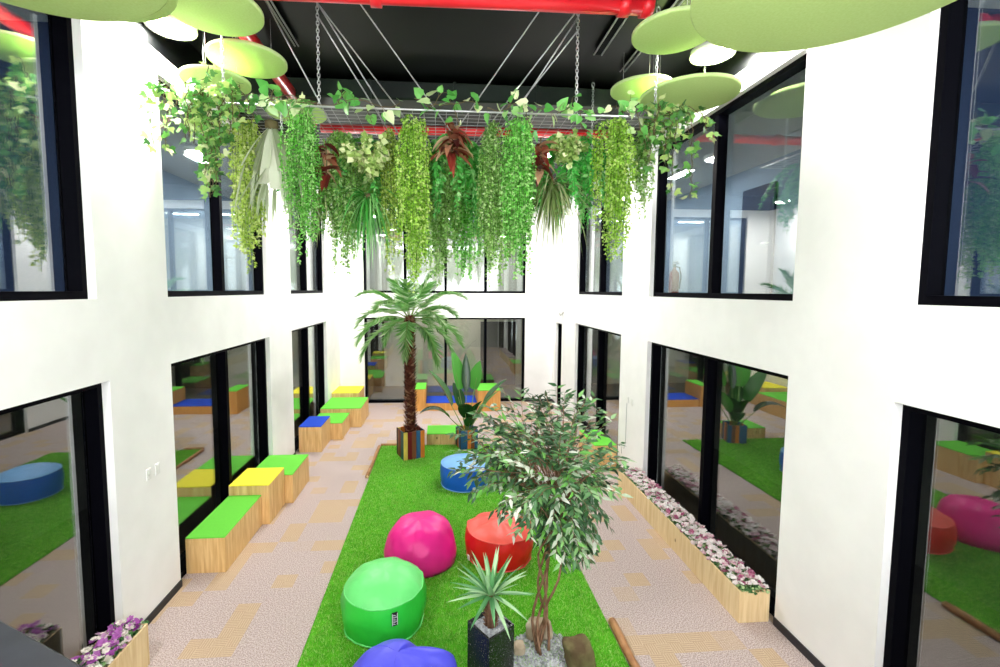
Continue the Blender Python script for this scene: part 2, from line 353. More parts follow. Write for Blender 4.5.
b = MB(); b.box(XR + TH + .02, CX1, 3.75, 3.85, 3.36, 5.92); struct(b.build('wall_right_lamp_block', M['navy']))  # same added light block on the right side
b = MB(); b.box(XL - TH, XR + TH, YB + TH, CY1, 2.98, 3.36); struct(b.build('floor_upper_back', M['corr_floor']))
b = MB(); b.box(XL - TH, XR + TH, YB + TH, CY1, 5.92, 6.1); struct(b.build('ceiling_upper_back', M['corr_wall']))
b = MB(); b.box(CX0, CX1, CY1, CY1 + .12, 0, 2.98); struct(b.build('wall_back_corridor_lower', M['cream']))
b = MB(); b.box(CX0, CX1, CY1, CY1 + .12, 3.36, 6.1); struct(b.build('wall_back_corridor_upper', M['cream']))
for side, x, sg in (('left', XL, 1), ('right', XR, -1)):
    H = LW if side == 'left' else RW
    cuts = sorted([(h[0], h[1]) for h in H if h[2] < 1]); y = YN; segs = []
    for c in cuts: segs.append((y, c[0])); y = c[1]
    segs.append((y, YB)); b = MB()
    for p, q in segs: b.box(*sorted((x, x + sg * .014)), p, q, 0, .085)
    struct(b.build('baseboard_' + side, M['baseboard']))
b = MB()
for p, q in ((XL + .014, -2.33), (2.62, XR - .014)): b.box(p, q, YB - .014, YB, 0, .085)
struct(b.build('baseboard_back', M['baseboard']))

for i, (x0, x1) in enumerate(((-3.25, -2.05), (1.45, 2.75))):
    b = MB(); b.cbox(x0, x1, CY1 - .06, CY1 - .002, .0, 2.35, .006); dr = struct(b.build('door_%d' % (i + 1), M['dark_door']))
    b = MB(); b.tube([(x1 - .12, CY1 - .06, 1.0), (x1 - .12, CY1 - .11, 1.0), (x1 - .24, CY1 - .11, 1.0)], .012, 8); b.build('door_handle', M['steel'], dr)
b = MB(); b.cbox(CX1 - .05, CX1 - .002, 8.0, 8.9, 3.36, 5.5, .006); dr = struct(b.build('door_3', M['navy']))  # made-up panel for the dark blue upright strips, not a door
b = MB(); b.tube([(CX1 - .05, 8.1, 4.4), (CX1 - .10, 8.1, 4.4), (CX1 - .10, 8.22, 4.4)], .012, 8); b.build('door_handle', M['steel'], dr)  # handle shape on the made-up panel
WN = [0]
def window(axis, face, out, a0, a1, z0, z1, mull, rev=.075, fd=.115, fw=.055, sill=.07):
    "black framed fixed window set back in its opening; frame is deep so its jambs show"
    WN[0] += 1
    P = (lambda b, d0, d1, a, c, z, w: b.box(*sorted((d0, d1)), a, c, z, w)) if axis == 'x' else (lambda b, d0, d1, a, c, z, w: b.box(a, c, *sorted((d0, d1)), z, w))
    d0 = face + out * rev; d1 = face + out * (rev + fd); d2 = d1 + out * .03
    b = MB()
    P(b, d0, d2, a0, a0 + fw, z0, z1); P(b, d0, d2, a1 - fw, a1, z0, z1)
    P(b, d0, d2, a0 + fw, a1 - fw, z1 - fw, z1); P(b, d0, d2, a0 + fw, a1 - fw, z0, z0 + sill)
    root = struct(b.build('window_%d' % WN[0], M['black_frame']))
    e = [a0 + fw] + [m for m in mull] + [a1 - fw]
    for mm in mull:
        b = MB(); P(b, d0 + out * .01, d2, mm - .04, mm + .04, z0 + sill, z1 - fw); b.build('mullion', M['black_frame'], root)
    for i in range(len(e) - 1):
        p = e[i] + (.04 if i else 0); q = e[i + 1] - (.04 if i + 1 < len(e) - 1 else 0)
        b = MB(); P(b, d1, d1 + out * .012, p, q, z0 + sill, z1 - fw); b.build('pane', M['glass'], root)
    return root
for (a0, a1, z0, z1) in LW:
    mull = {1.15: [2.7], 5.36: [6.88], 9.57: [10.98]}[a0]
    window('x', XL, -1, a0, a1, z0, z1, mull)
for (a0, a1, z0, z1) in RW:
    mull = {.55: [1.8], 4.30: [5.86], 8.59: [10.1], 12.93: []}[a0]
    window('x', XR, 1, a0, a1, z0, z1, mull)
for (a0, a1, z0, z1) in BW:
    window('y', YB, 1, a0, a1, z0, z1, [-1.09, .145, 1.385])

# ------------------------------------------------------------------ ceiling services
def pipe(label, pts, r, flanges):
    t = thing('sprinkler_pipe', label, 'pipe', pts[0])
    b = MB(); o = Vector(pts[0]); b.tube([Vector(p) - o for p in pts], r, 14); b.build('pipe_run', M['red_pipe'], t)
    for (p, d) in flanges:
        b = MB(); p = Vector(p) - o; d = Vector(d); b.tube([p - d * .05, p + d * .05], r * 1.28, 14); c = b.build('coupling', M['red_pipe'], t)
    for i in (0, len(pts) - 1):
        pass
    return t
pipe('thick red sprinkler pipe crossing under the black ceiling at the top of the photo', [(-3.0, 4.52, 6.22), (2.02, 4.46, 6.22)], .075, [((1.75, 4.46, 6.22), (1, 0, 0)), ((1.97, 4.46, 6.22), (1, 0, 0)), ((-.6, 4.5, 6.22), (1, 0, 0))])
pipe('red sprinkler pipe running away from the camera above the green discs by the left wall', [(-2.10, .5, 6.25), (-2.10, 7.9, 6.25)], .085, [((-2.10, 5.9, 6.25), (0, 1, 0)), ((-2.10, 3.2, 6.25), (0, 1, 0))])
pipe('red sprinkler pipe seen behind the wire mesh and hanging plants', [(-2.0, 8.03, 6.2), (2.9, 7.92, 6.2)], .075, [((-.4, 8.0, 6.2), (1, 0, 0)), ((1.4, 7.95, 6.2), (1, 0, 0))])
t = thing('air_duct', 'dark grey green flat duct crossing the ceiling above the plant mesh', 'duct', (.2, 7.2, 6.20))
b = MB(); b.cbox(-3.2, 3.2, -.45, .45, .0, .26, .02); b.build('duct_body', M['duct'], t)
for x in (-2.4, -1.2, 0, 1.2, 2.4): b = MB(); b.box(x - .02, x + .02, -.47, .47, -.012, .26); b.build('seam_flange', M['duct'], t)
def channel(label, p, q, w=.07):
    t = thing('strut_channel', label, 'metal channel', p)
    d = Vector(q) - Vector(p); b = MB(); n = d.cross(Vector((0, 0, 1))).normalized() * w / 2
    for s in (-1, 1): b.tube([n * s, d + n * s], .012, 4)
    b.build('rail_edge', M['cable'], t)
    b = MB(); u = Vector((0, 0, .035)); b.add([n, -n, -n + u, n + u, d + n, d - n, d - n + u, d + n + u], [(0, 1, 2, 3), (4, 5, 6, 7), (0, 1, 5, 4), (2, 3, 7, 6), (0, 3, 7, 4), (1, 2, 6, 5)]); b.build('channel_body', M['black_frame'], t)
channel('thin steel channel on the ceiling left of the crossing cables', (-1.76, 4.0, 6.44), (-1.74, 5.9, 6.44), .04)
channel('black slotted channel with bright edges on the ceiling right of the red pipe', (1.95, 4.2, 6.44), (1.96, 5.8, 6.44), .10)
channel('short steel channel on the ceiling above the right pair of green discs', (2.42, 4.4, 6.44), (2.44, 6.2, 6.44), .06)

LAMPS = [(-2.80, 5.18, 'round white lamp between the green discs at the left wall', 6.2), (3.12, 5.24, 'round white lamp below the biggest green disc at the right wall', 6.2), (-2.03, 9.0, 'round white lamp behind the left half of the hanging plants', 6.0), (2.15, 8.5, 'round white lamp behind the right half of the hanging plants', 6.0),
         (-2.5, .8, 'round white lamp on the ceiling above the photographer, by the left wall', 6.0), (2.6, .8, 'round white lamp on the ceiling above the photographer, by the right wall', 6.0), (-2.2, 12.3, 'round white lamp near the far left corner of the hall', 6.0), (2.4, 12.3, 'round white lamp near the far right corner of the hall', 6.0)]
for x, y, lab, z in LAMPS:
    t = thing('ceiling_lamp', lab, 'lamp', (x, y, z), 0, 'round lamps under the black ceiling')
    b = MB(); b.lathe([(.20, .0), (.235, .0), (.24, .01), (.235, .07), (.20, .085), (.02, .09)], 32); b.build('housing', M['white_metal'], t)
    b = MB(); b.lathe([(.0, -.012), (.12, -.010), (.19, -.004), (.20, .002), (.2, .004)], 32, cap=False); b.build('diffuser', M['lamp'], t)
    b = MB(); b.tube([(0, 0, .085), (0, 0, HC - z)], .01, 8); b.build('hanger_rod', M['cable'], t)
for (x, ys, z) in ((CX0 + 1.2, (6.9, 9.0, 11.2, 13.5), 5.88), (CX1 - 1.2, (9.2, 11.4, 13.5), 5.88)):
    for y in ys:
        t = thing('corridor_lamp', 'flat white lamp on the corridor ceiling behind the upper %s windows' % ('left' if x < 0 else 'right'), 'lamp', (x, y, z), 0, 'flat lamps in the upper %s corridor' % ('left' if x < 0 else 'right'))
        b = MB(); b.cbox(-.10, .10, -.38, .38, .0, .04, .008); b.build('housing', M['white_metal'], t)
        b = MB(); b.box(-.085, .085, -.36, .36, -.006, .001); b.build('diffuser', M['lamp_in'], t)
for x in (-1.2, .1, 1.6):
    t = thing('corridor_lamp', 'flat white lamp on the corridor ceiling behind the upper back window', 'lamp', (x, YB + 1.4, 5.88), 0, 'flat lamps in the upper back corridor')
    b = MB(); b.cbox(-.38, .38, -.10, .10, .0, .04, .008); b.build('housing', M['white_metal'], t)
    b = MB(); b.box(-.36, .36, -.085, .085, -.006, .001); b.build('diffuser', M['lamp_in'], t)

for x in (-.6, .9):  # lamps added out of sight above the window head to light the wall
    t = thing('corridor_lamp', 'unseen added lamp lighting the lower passage behind the back window', 'lamp', (x, YB + 1.7, 2.935), 0, 'added lamps in the lower back passage')
    b = MB(); b.cbox(-.38, .38, -.10, .10, .0, .045, .008); b.build('housing', M['white_metal'], t)
    b = MB(); b.box(-.36, .36, -.085, .085, -.006, .001); b.build('diffuser', M['lamp_low'], t)
DISCS = [(-2.16, 2.50, 5.2, .72, 'big lime green ceiling disc cut off by the top left corner of the photo'),
         (-2.46, 3.35, 5.6, .62, 'pale green ceiling disc peeping out below the big one at the top left'),
         (-2.03, 4.42, 5.97, .42, 'lime green ceiling disc right of the left lamp, behind the chain'),
         (-2.10, 5.34, 5.97, .40, 'tilted looking lime green disc below the left lamp, beside the red pipe'),
         (-2.45, 5.36, 5.74, .345, 'olive green disc just above the left end of the hanging plants'),
         (-2.10, 7.05, 6.05, .42, 'green disc mostly hidden behind the mesh at the left chain'),
         (2.23, 2.44, 5.2, .80, 'biggest lime green ceiling disc, at the top right of the photo'),
         (2.25, 4.44, 5.97, .39, 'lime green disc with a bright lamp glow, left of the biggest right disc'),
         (2.50, 5.72, 5.99, .37, 'lime green disc at the right end of the mesh, half behind its neighbour'),
         (2.95, 5.42, 5.80, .55, 'pale green disc hanging against the top of the right windows')]
for x, y, z, r, lab in DISCS:
    t = thing('acoustic_disc', lab, 'ceiling disc', (x, y, z), 0, 'green discs hanging from the ceiling')
    b = MB(); b.lathe([(0, 0), (r - .012, 0), (r - .004, .003), (r, .010)], 64, cap=False)
    b.lathe([(r - .004, .042), (r - .012, .046), (0, .046)], 64, cap=False); b.build('felt_panel', M['disc'], t)
    b = MB(); b.lathe([(r, .010), (r + .002, .012), (r + .002, .040), (r - .004, .042)], 64, cap=False); b.build('rim', M['disc_edge'], t)
    for k in range(3):
        a = k * 2 * PI / 3 + .5; px, py = r * .6 * math.cos(a), r * .6 * math.sin(a)
        b = MB(); b.tube([(px, py, .045), (px, py, HC - z)], .003, 4); b.build('hanging_wire', M['cable'], t)

# wire mesh panel on chains
MX0, MX1, MY0, MY1, MZ = -2.55, 2.55, 4.90, 6.70, 5.36
t = thing('wire_mesh_panel', 'wide steel wire mesh hung from the ceiling as carrier of the plants', 'mesh panel', (0, (MY0 + MY1) / 2, MZ))
b = MB(); yc = (MY0 + MY1) / 2
n = 19
for i in range(n):
    y = MY0 + (MY1 - MY0) * i / (n - 1) - yc; b.tube([(MX0, y, 0), (MX1, y, 0)], .0026, 4)
n = 44
for i in range(n):
    x = MX0 + (MX1 - MX0) * i / (n - 1); b.tube([(x, MY0 - yc, .004), (x, MY1 - yc, .004)], .0026, 4)
b.build('wire_grid', M['cable'], t)
b = MB()
for y in (MY0 - yc, MY1 - yc): b.tube([(MX0, y, 0), (MX1, y, 0)], .011, 8)
for x in (MX0, MX1): b.tube([(x, MY0 - yc, 0), (x, MY1 - yc, 0)], .011, 8)
b.build('edge_bar', M['steel'], t)

def torus(b, c, L, W, r, turn, nu=10, nv=5):
    v = []; ct, st = math.cos(turn), math.sin(turn)
    for i in range(nu):
        a = 2 * PI * i / nu; cz = math.copysign(abs(math.sin(a)) ** .7, math.sin(a)) * L / 2; cw = math.copysign(abs(math.cos(a)) ** .7, math.cos(a)) * W / 2
        nz, nw = math.sin(a), math.cos(a)
        for k in range(nv):
            p = 2 * PI * k / nv; o = math.cos(p) * r; q = math.sin(p) * r
            w = cw + nw * o; z = cz + nz * o
            v.append((c[0] + ct * w - st * q, c[1] + st * w + ct * q, c[2] + z))
    F = [(i * nv + k, ((i + 1) % nu) * nv + k, ((i + 1) % nu) * nv + (k + 1) % nv, i * nv + (k + 1) % nv) for i in range(nu) for k in range(nv)]
    b.add(v, F, smooth=True)
CH = [(-2.17, 4.90, HC, 'link chain hanging in front of the green discs to the left end of the mesh'), (-1.235, 4.90, HC, 'link chain second from the left, from the ceiling to the plant mesh'),
      (1.435, 4.90, HC, 'link chain right of the crossing cables, from the ceiling to the plant mesh'), (2.30, 4.90, HC, 'link chain hanging in front of the green discs to the right end of the mesh'),
      (-2.2, 6.68, HC, 'link chain at the back left corner of the plant mesh'), (2.2, 6.68, HC, 'link chain at the back right corner of the plant mesh')]
for x, y, z1, lab in CH:
    t = thing('chain', lab, 'chain', (x, y, MZ), 0, 'chains holding the plant mesh')
    b = MB(); z = .02; i = 0
    while z < z1 - MZ - .05: torus(b, (0, 0, z), .046, .026, .0045, (i % 2) * PI / 2); z += .036; i += 1
    b.build('links', M['steel'], t)
    b = MB(); torus(b, (0, 0, z + .005), .07, .05, .007, .4); b.tube([(0, 0, z + .03), (0, 0, z1 - MZ)], .008, 6); b.build('ceiling_hook', M['steel'], t)
WR = [((-1.82, 5.12), (-1.23, 5.36), 'steel cable leftmost of those slanting over the mesh'), ((-1.30, 5.08), (-.08, 6.58), 'steel cable slanting right from beside the second chain'),
      ((-.86, 5.05), (.41, 6.58), 'longest steel cable slanting right towards the middle of the mesh'), ((1.10, 4.89), (-.01, 6.40), 'steel cable slanting left towards the middle of the mesh'),
      ((1.49, 4.86), (.39, 6.24), 'steel cable slanting left just before the third chain'), ((1.45, 4.92), (.72, 5.65), 'steel cable running down left from the hook of the third chain'),
      ((1.46, 4.95), (.60, 5.95), 'lower steel cable running down left from the third chain'), ((-1.24, 4.92), (-.49, 5.76), 'steel cable running down right from the hook of the second chain'),
      ((-1.24, 4.96), (-.57, 5.94), 'lower steel cable running down right from the second chain')]
for i, ((x0, y0), (x1, y1), lab) in enumerate(WR):
    b = MB(); o = Vector((x1, y1, MZ)); e = Vector((x0, y0, HC)) if i < 5 else Vector((x0, y0, 6.38 if i in (5, 7) else 6.26))
    b.tube([Vector((0, 0, 0)), e - o], .008, 6)
    c = b.build('steel_cable', M['cable'], None, o); tag(c, lab, 'cable', 'cables bracing the plant mesh')

# ------------------------------------------------------------------ plants: leaf templates (Y along the leaf, length 1)
LEAF = (np.array([(0, 0, 0), (-.26, .35, .06), (0, .42, 0), (.26, .35, .06), (0, 1, -.04)]), [(0, 2, 1), (0, 3, 2), (1, 2, 4), (2, 3, 4)])
LEAF_N = (np.array([(0, 0, 0), (-.5, .4, .08), (0, .45, 0), (.5, .4, .08), (0, 1, -.06)]), [(0, 2, 1), (0, 3, 2), (1, 2, 4), (2, 3, 4)])
HEART = (np.array([(0, .06, 0), (-.20, -.04, .03), (-.42, .18, .06), (-.30, .58, .03), (0, 1, -.08), (.30, .58, .03), (.42, .18, .06), (.20, -.04, .03), (0, .4, 0)]), [(0, 8, 2, 1), (8, 3, 2), (8, 4, 3), (8, 5, 4), (8, 6, 5), (0, 7, 6, 8)])
IVY = (np.array([(0, 0, 0), (-.42, .05, .04), (-.5, .45, .02), (-.2, .5, .03), (0, 1, -.05), (.2, .5, .03), (.5, .45, .02), (.42, .05, .04), (0, .4, 0)]), [(0, 8, 1), (1, 8, 3, 2), (3, 8, 4), (8, 5, 4), (8, 7, 6, 5), (0, 7, 8)])
TINY = (np.array([(0, 0, 0), (-.4, .5, .05), (0, 1, 0), (.4, .5, .05)]), [(0, 3, 2, 1)])
TRI = (np.array([(-.5, 0, 0), (.5, 0, 0), (0, 1, 0)]), [(0, 1, 2)])

def leaves_on(b, T, pos, d, size, up=None, tone=None, width=1., mi=0):
    pos = np.asarray(pos, float); n = len(pos)
    if n == 0: return
    X, Y, Z = frame_axes(d, up)
    s = np.broadcast_to(np.asarray(size, float), (n,))
    sc = np.stack([s * width, s, s], 1)
    b.inst(T[0], T[1], pos, X, Y, Z, sc, NR.random(n) if tone is None else tone, mi)

def string_plant(name, label, loc, L, rad, nst, m, leaf=.035, group='plants hanging from the wire mesh', dens=42, taper=.38):
    "a curtain of trailing strands covered with tiny leaves"
    t = thing(name, label, 'hanging plant', loc, 0, group); bs = MB(); bl = MB(); P = []; D = []; T = []
    for i in range(nst):
        a = R.uniform(0, 2 * PI); r = rad * math.sqrt(R.random()); l = L * (taper + (1 - taper) * R.random() ** .6) * (1 - .35 * (r / rad) ** 2); top = R.uniform(-.10, .03)
        x, y = r * math.cos(a) * .45, r * math.sin(a) * .45; ex, ey = r * math.cos(a), r * math.sin(a); w1, w2 = R.uniform(0, 6), R.uniform(0, 6)
        pts = []
        for k in range(9):
            u = k / 8; s = min(1, u * 3.2) ** .6
            pts.append((x + (ex - x) * s + .018 * math.sin(w1 + 5 * u), y + (ey - y) * s + .018 * math.sin(w2 + 5 * u), top - l * u + .05 * math.sin(min(1, u * 6) * PI) * (r / rad)))
        bs.tube(pts, .0018, 3, cap=False)
        n = int(l * dens); q = np.array(pts); u = NR.random(n) ** .9 * 8; i0 = np.minimum(u.astype(int), 7); f = (u - i0)[:, None]
        P.append(q[i0] * (1 - f) + q[i0 + 1] * f); d = NR.normal(size=(n, 3)); d[:, 2] = -abs(d[:, 2]) * .6 - .3; D.append(d); T.append(np.clip(NR.normal(R.uniform(.25, .8), .2, n), 0, 1))
    P = np.concatenate(P); D = np.concatenate(D); leaves_on(bl, TINY, P, D, NR.uniform(.7, 1.25, len(P)) * leaf, tone=np.concatenate(T), width=.8)
    bs.build('stems', M['stem_green'], t); bl.build('foliage', M[m], t); return t

def blade(b, p0, az, el, L, w, droop, tone, seg=7, mi=0, fold=.25, tipw=.0, profile=None):
    "an arching blade leaf as a folded strip"
    p = Vector(p0); pts = []; d = Vector((math.cos(az) * math.cos(el), math.sin(az) * math.cos(el), math.sin(el)))
    side = Vector((-math.sin(az), math.cos(az), 0)); V = []; F = []
    for k in range(seg + 1):
        u = k / seg; ww = w * (profile(u) if profile else (min(1, .45 + u * 3) * (1 - u ** 2.2) + tipw))
        upv = side.cross(d).normalized() * -1
        V += [p - side * ww / 2 + upv * ww * fold, p, p + side * ww / 2 + upv * ww * fold]
        p = p + d * (L / seg); d = (d + Vector((0, 0, -droop / seg))).normalized()
    for k in range(seg):
        a = k * 3; F += [(a, a + 1, a + 4, a + 3), (a + 1, a + 2, a + 5, a + 4)]
    b.add(V, F, mi, tone, True)

def fern_plant(name, label, loc, L, nfr, m, leaf=.07, group='plants hanging from the wire mesh', down=1.6):
    t = thing(name, label, 'hanging plant', loc, 0, group); bs = MB(); bl = MB()
    for i in range(nfr):
        az = R.uniform(0, 2 * PI); el = R.uniform(-.9, .3); p = Vector((0, 0, .02)); d = Vector((math.cos(az) * math.cos(el), math.sin(az) * math.cos(el), math.sin(el))); l = L * R.uniform(.55, 1); pts = [p.copy()]; ds = [d.copy()]
        for k in range(12):
            p = p + d * l / 12; d = (d + Vector((R.uniform(-.05, .05), R.uniform(-.05, .05), -down / 6))).normalized(); pts.append(p.copy()); ds.append(d.copy())
        bs.tube(pts, .003, 3, cap=False); q = np.array(pts); dd = np.array(ds); n = int(l * 60); u = np.linspace(.6, 11.9, n); i0 = u.astype(int); f = (u - i0)[:, None]
        pos = q[i0] * (1 - f) + q[np.minimum(i0 + 1, 12)] * f; ax = dd[i0]; sd = np.cross(ax, [0, 0, 1.]) + NR.normal(size=(n, 3)) * .15; sd = unit(sd) * np.where(np.arange(n) % 2, 1, -1)[:, None]
        sz = leaf * np.sin(np.clip(u / 12 * .9 + .1, 0, 1) * PI) ** .6 * NR.uniform(.8, 1.2, n)
        leaves_on(bl, LEAF, pos, sd + ax * .6 + np.array([0, 0, -.3]), sz, tone=np.clip(NR.normal(.5, .22, n), 0, 1), width=1.)
    bs.build('stems', M['stem_green'], t); bl.build('foliage', M[m], t); return t

def grass_plant(name, label, loc, L, nb, m, w=.02, group='plants hanging from the wire mesh'):
    t = thing(name, label, 'hanging plant', loc, 0, group); b = MB()
    for i in range(nb): blade(b, (R.uniform(-.04, .04), R.uniform(-.04, .04), 0), R.uniform(0, 2 * PI), R.uniform(-1.35, .5), L * R.uniform(.5, 1), w * R.uniform(.7, 1.2), R.uniform(1.2, 2.6), R.random())
    b.build('blades', M[m], t)
    b = MB(); b.lathe([(.01, -.04), (.05, -.03), (.05, .03), (.01, .04)], 10); b.build('root_crown', M['stem'], t); return t

def staghorn_plant(name, label, loc, L):
    t = thing(name, label, 'hanging plant', loc, 0, 'plants hanging from the wire mesh'); b = MB()
    prof = lambda u: .35 + .65 * math.sin(min(1, u * 1.1) * PI * .55)
    for i in range(17):
        az = R.uniform(0, 2 * PI); L1 = L * R.uniform(.45, .65); el = R.uniform(-1.35, -.8)
        blade(b, (0, 0, 0), az, el, L1, .095, .6, R.random(), 6, fold=.12, profile=prof)
        d = Vector((math.cos(az) * math.cos(el), math.sin(az) * math.cos(el), math.sin(el) - .3)).normalized() * L1 * .96
        for k in range(R.choice((2, 3))): blade(b, d, az + R.uniform(-.9, .9), R.uniform(-1.5, -.9), L * R.uniform(.3, .5), .04, .5, R.random(), 5, fold=.12)
    b.build('fronds', M['staghorn'], t); b = MB(); b.lathe([(.01, -.06), (.07, -.03), (.07, .03), (.01, .05)], 10); b.build('root_ball', M['stem'], t); return t

def rosette_plant(name, label, loc, L, nl, m, w=.09, T=None):
    t = thing(name, label, 'hanging plant', loc, 0, 'plants hanging from the wire mesh'); b = MB(); bs = MB()
    bs.tube([(0, 0, .05), (.01, 0, -.1), (0, .01, -.32)], .008, 6); bs.build('stem', M['stem'], t)
    for i in range(nl): blade(b, (R.uniform(-.02, .02), R.uniform(-.02, .02), -.32 * R.random()), R.uniform(0, 2 * PI), R.uniform(-.8, .6), L * R.uniform(.6, 1), w * R.uniform(.7, 1.1), R.uniform(.8, 1.8), R.random(), 5, fold=.2)
    b.build('foliage', M[m], t); return t

def bush_plant(name, label, loc, rad, n, m, leaf=.06):
    t = thing(name, label, 'hanging plant', loc, 0, 'plants hanging from the wire mesh'); b = MB(); bs = MB(); P = []; D = []
    for i in range(26):
        v = Vector((R.gauss(0, 1), R.gauss(0, 1), R.gauss(-.5, .8))).normalized() * rad * R.uniform(.6, 1); bs.tube([(0, 0, 0), v * .5 + Vector((0, 0, .03)), v], .003, 4, cap=False)
        for k in range(n // 26): u = R.uniform(.4, 1); P.append(v * u + Vector((R.gauss(0, .02), R.gauss(0, .02), R.gauss(0, .02)))); D.append(v.normalized() + Vector((R.gauss(0, .6), R.gauss(0, .6), R.gauss(-.3, .6))))
    leaves_on(b, LEAF_N, P, D, NR.uniform(.7, 1.2, len(P)) * leaf); bs.build('stems', M['stem'], t); b.build('foliage', M[m], t); return t

def vine(name, label, paths, m, T, leaf, step, loc, cat='hanging plant', group='plants hanging from the wire mesh', up=None, stem='stem'):
    t = thing(name, label, cat, loc, 0, group); bs = MB(); b = MB(); P = []; D = []
    for pts in paths:
        q = [Vector(p) for p in pts]; fine = []
        for i in range(len(q) - 1):
            a, c = q[i], q[i + 1]; k = max(2, int((c - a).length / step))
            fine += [a.lerp(c, j / k) + Vector((R.gauss(0, .01), R.gauss(0, .01), R.gauss(0, .01))) for j in range(k)]
        fine.append(q[-1]); bs.tube(fine, .004, 5)
        for i, p in enumerate(fine):
            for k in range(R.choice((1, 1, 2))):
                d = Vector((R.gauss(0, 1), R.gauss(0, 1), R.gauss(.1, .8))).normalized(); e = p + d * leaf * .45; bs.tube([p, e], .002, 3, cap=False); P.append(e); D.append(d + Vector((0, -.2, -.5)))
    n = len(P); upv = NR.normal(size=(n, 3)) * .6 + np.array([0, -.8, .5]) if up is None else up
    leaves_on(b, T, P, D, NR.uniform(.65, 1.2, n) * leaf, upv); bs.build('stems', M[stem], t); b.build('foliage', M[m], t); return t

def dangle(x, y, z, L, sx=0, sy=0): return [(x, y, z), (x + sx * .3, y + sy * .4, z + .05), (x + sx * .7, y + sy, z - L * .25), (x + sx, y + sy, z - L * .6), (x + sx * .95, y + sy, z - L)]
ZP = MZ - .01
G = 'plants hanging from the wire mesh'
for name, lab, x, y, L, rad, nst, m, leaf in [
    ('hanging_asparagus_fern', 'yellow green trailing plant below the ivy at the left end of the mesh', -2.13, 5.30, 1.74, .17, 46, 'string_yellow', .042),
    ('hanging_moss', 'bright green moss column right of the pale staghorn straps, by the second chain', -1.46, 5.02, 1.64, .17, 60, 'string_bright', .032),
    ('hanging_moss', 'olive green trailing curtain under the left rear lamp', -1.17, 5.6, 1.70, .21, 55, 'string_olive', .04),
    ('hanging_moss', 'lime green moss column left of the brown leaved plant in the middle', -.30, 5.1, 1.88, .17, 60, 'string_lime', .036),
    ('hanging_moss', 'thin pale green strand bunch just left of the lime green column', -.58, 5.5, 1.75, .10, 26, 'string_yellow', .034),
    ('hanging_moss', 'mid green slender moss column, left one of the bright pair right of centre', .55, 5.2, 1.80, .14, 44, 'string_olive', .036),
    ('hanging_moss', 'vivid green moss column, longest one, right of centre', .85, 5.0, 1.86, .16, 62, 'string_bright', .036),
    ('hanging_moss', 'wide yellow green moss curtain near the right end of the mesh', 1.90, 5.0, 1.62, .20, 72, 'string_lime', .036),
    ('hanging_moss', 'short pale green tuft between the wide yellow green curtain and the right ivy', 2.39, 5.4, 1.0, .15, 34, 'string_olive', .04),
    ('hanging_moss', 'green curtain low in the middle, behind the brown leaved plant', -.01, 6.0, 1.82, .22, 60, 'string_olive', .044),
    ('hanging_moss', 'dull green curtain behind the left one of the bright pair', .34, 6.4, 1.78, .25, 60, 'string_bright', .044),
    ('hanging_moss', 'green curtain at the back between the bright pair of columns', .86, 6.6, 1.76, .26, 60, 'string_olive', .044),
    ('hanging_moss', 'lime tinted curtain at the back right behind the lime green column', -.27, 6.6, 1.70, .27, 60, 'string_lime', .044),
    ('hanging_moss', 'green curtain at the back left behind the fern', -1.25, 6.6, 1.50, .24, 46, 'string_olive', .044),
]: string_plant(name, lab, (x, y, ZP), L, rad * 1.15, int(nst * 1.3), m, leaf, G, 70)
for name, lab, x, y, L, n, m, leaf in [
    ('hanging_fern', 'dark green fern hanging below the pale bushy plant left of centre', -1.0, 6.1, 1.65, 26, 'fern', .10),
    ('hanging_fern', 'feathery green fern at the back behind the thin pale strands', -.68, 6.55, 1.60, 24, 'string_olive', .10),
    ('hanging_fern', 'dark green fern under the brown leaved plant in the middle', .14, 5.7, 1.50, 24, 'fern', .10),
    ('hanging_fern', 'bright green fern below the right rear lamp', 1.60, 5.7, 1.20, 22, 'fern_bright', .10),
    ('hanging_fern', 'small dark fern between the bright fern and the wide yellow green curtain', 2.10, 6.4, 1.15, 18, 'fern', .10),
    ('hanging_fern', 'shaded fern at the back right of the vivid green column', 1.26, 6.5, 1.05, 18, 'fern', .10),
    ('hanging_fern', 'dark fern tuft at the left rear behind the yellow green trailing plant', -2.10, 6.3, .75, 18, 'fern', .10),
]: fern_plant(name, lab, (x, y, ZP), L, n, m, leaf)
grass_plant('hanging_grass', 'brownish green grass tuft hanging right of the vivid green column', (1.46, 6.0, ZP - .45), 1.15, 150, 'grass_dry', .022)
grass_plant('hanging_grass', 'fresh green grass tuft hanging under the pale bushy plant', (-.86, 5.55, ZP - .75), .95, 110, 'fern', .02)
grass_plant('hanging_grass', 'short light grass tuft behind the bright moss column on the left', (-1.42, 5.7, ZP - .7), .8, 70, 'grass_dry', .02)
staghorn_plant('staghorn_fern', 'pale green staghorn fern with wide hanging straps near the left end', (-1.80, 5.15, ZP - .10), 1.15)
for lab, x, y, z, L, n, m in [
    ('dark red leaved plant beside the bright moss column, below the left rear lamp', -1.24, 5.15, ZP - .30, .28, 24, 'croton'),
    ('brown and red leaved plant in the middle of the mesh, largest of its kind',   .12, 5.08, ZP - .10, .36, 40, 'croton'),
    ('dark red leaved plant right of the vivid green column', 1.10, 5.10, ZP - .22, .28, 24, 'croton')]:
    rosette_plant('hanging_croton', lab, (x, y, z), L, n, m, .10)
bush_plant('hanging_bush', 'pale yellow green bushy plant left of centre', (-.82, 5.25, ZP - .34), .27, 620, 'bush', .075)
bush_plant('hanging_bush', 'pale green bushy plant under the right rear lamp', (1.45, 5.25, ZP - .18), .24, 420, 'bush', .07)
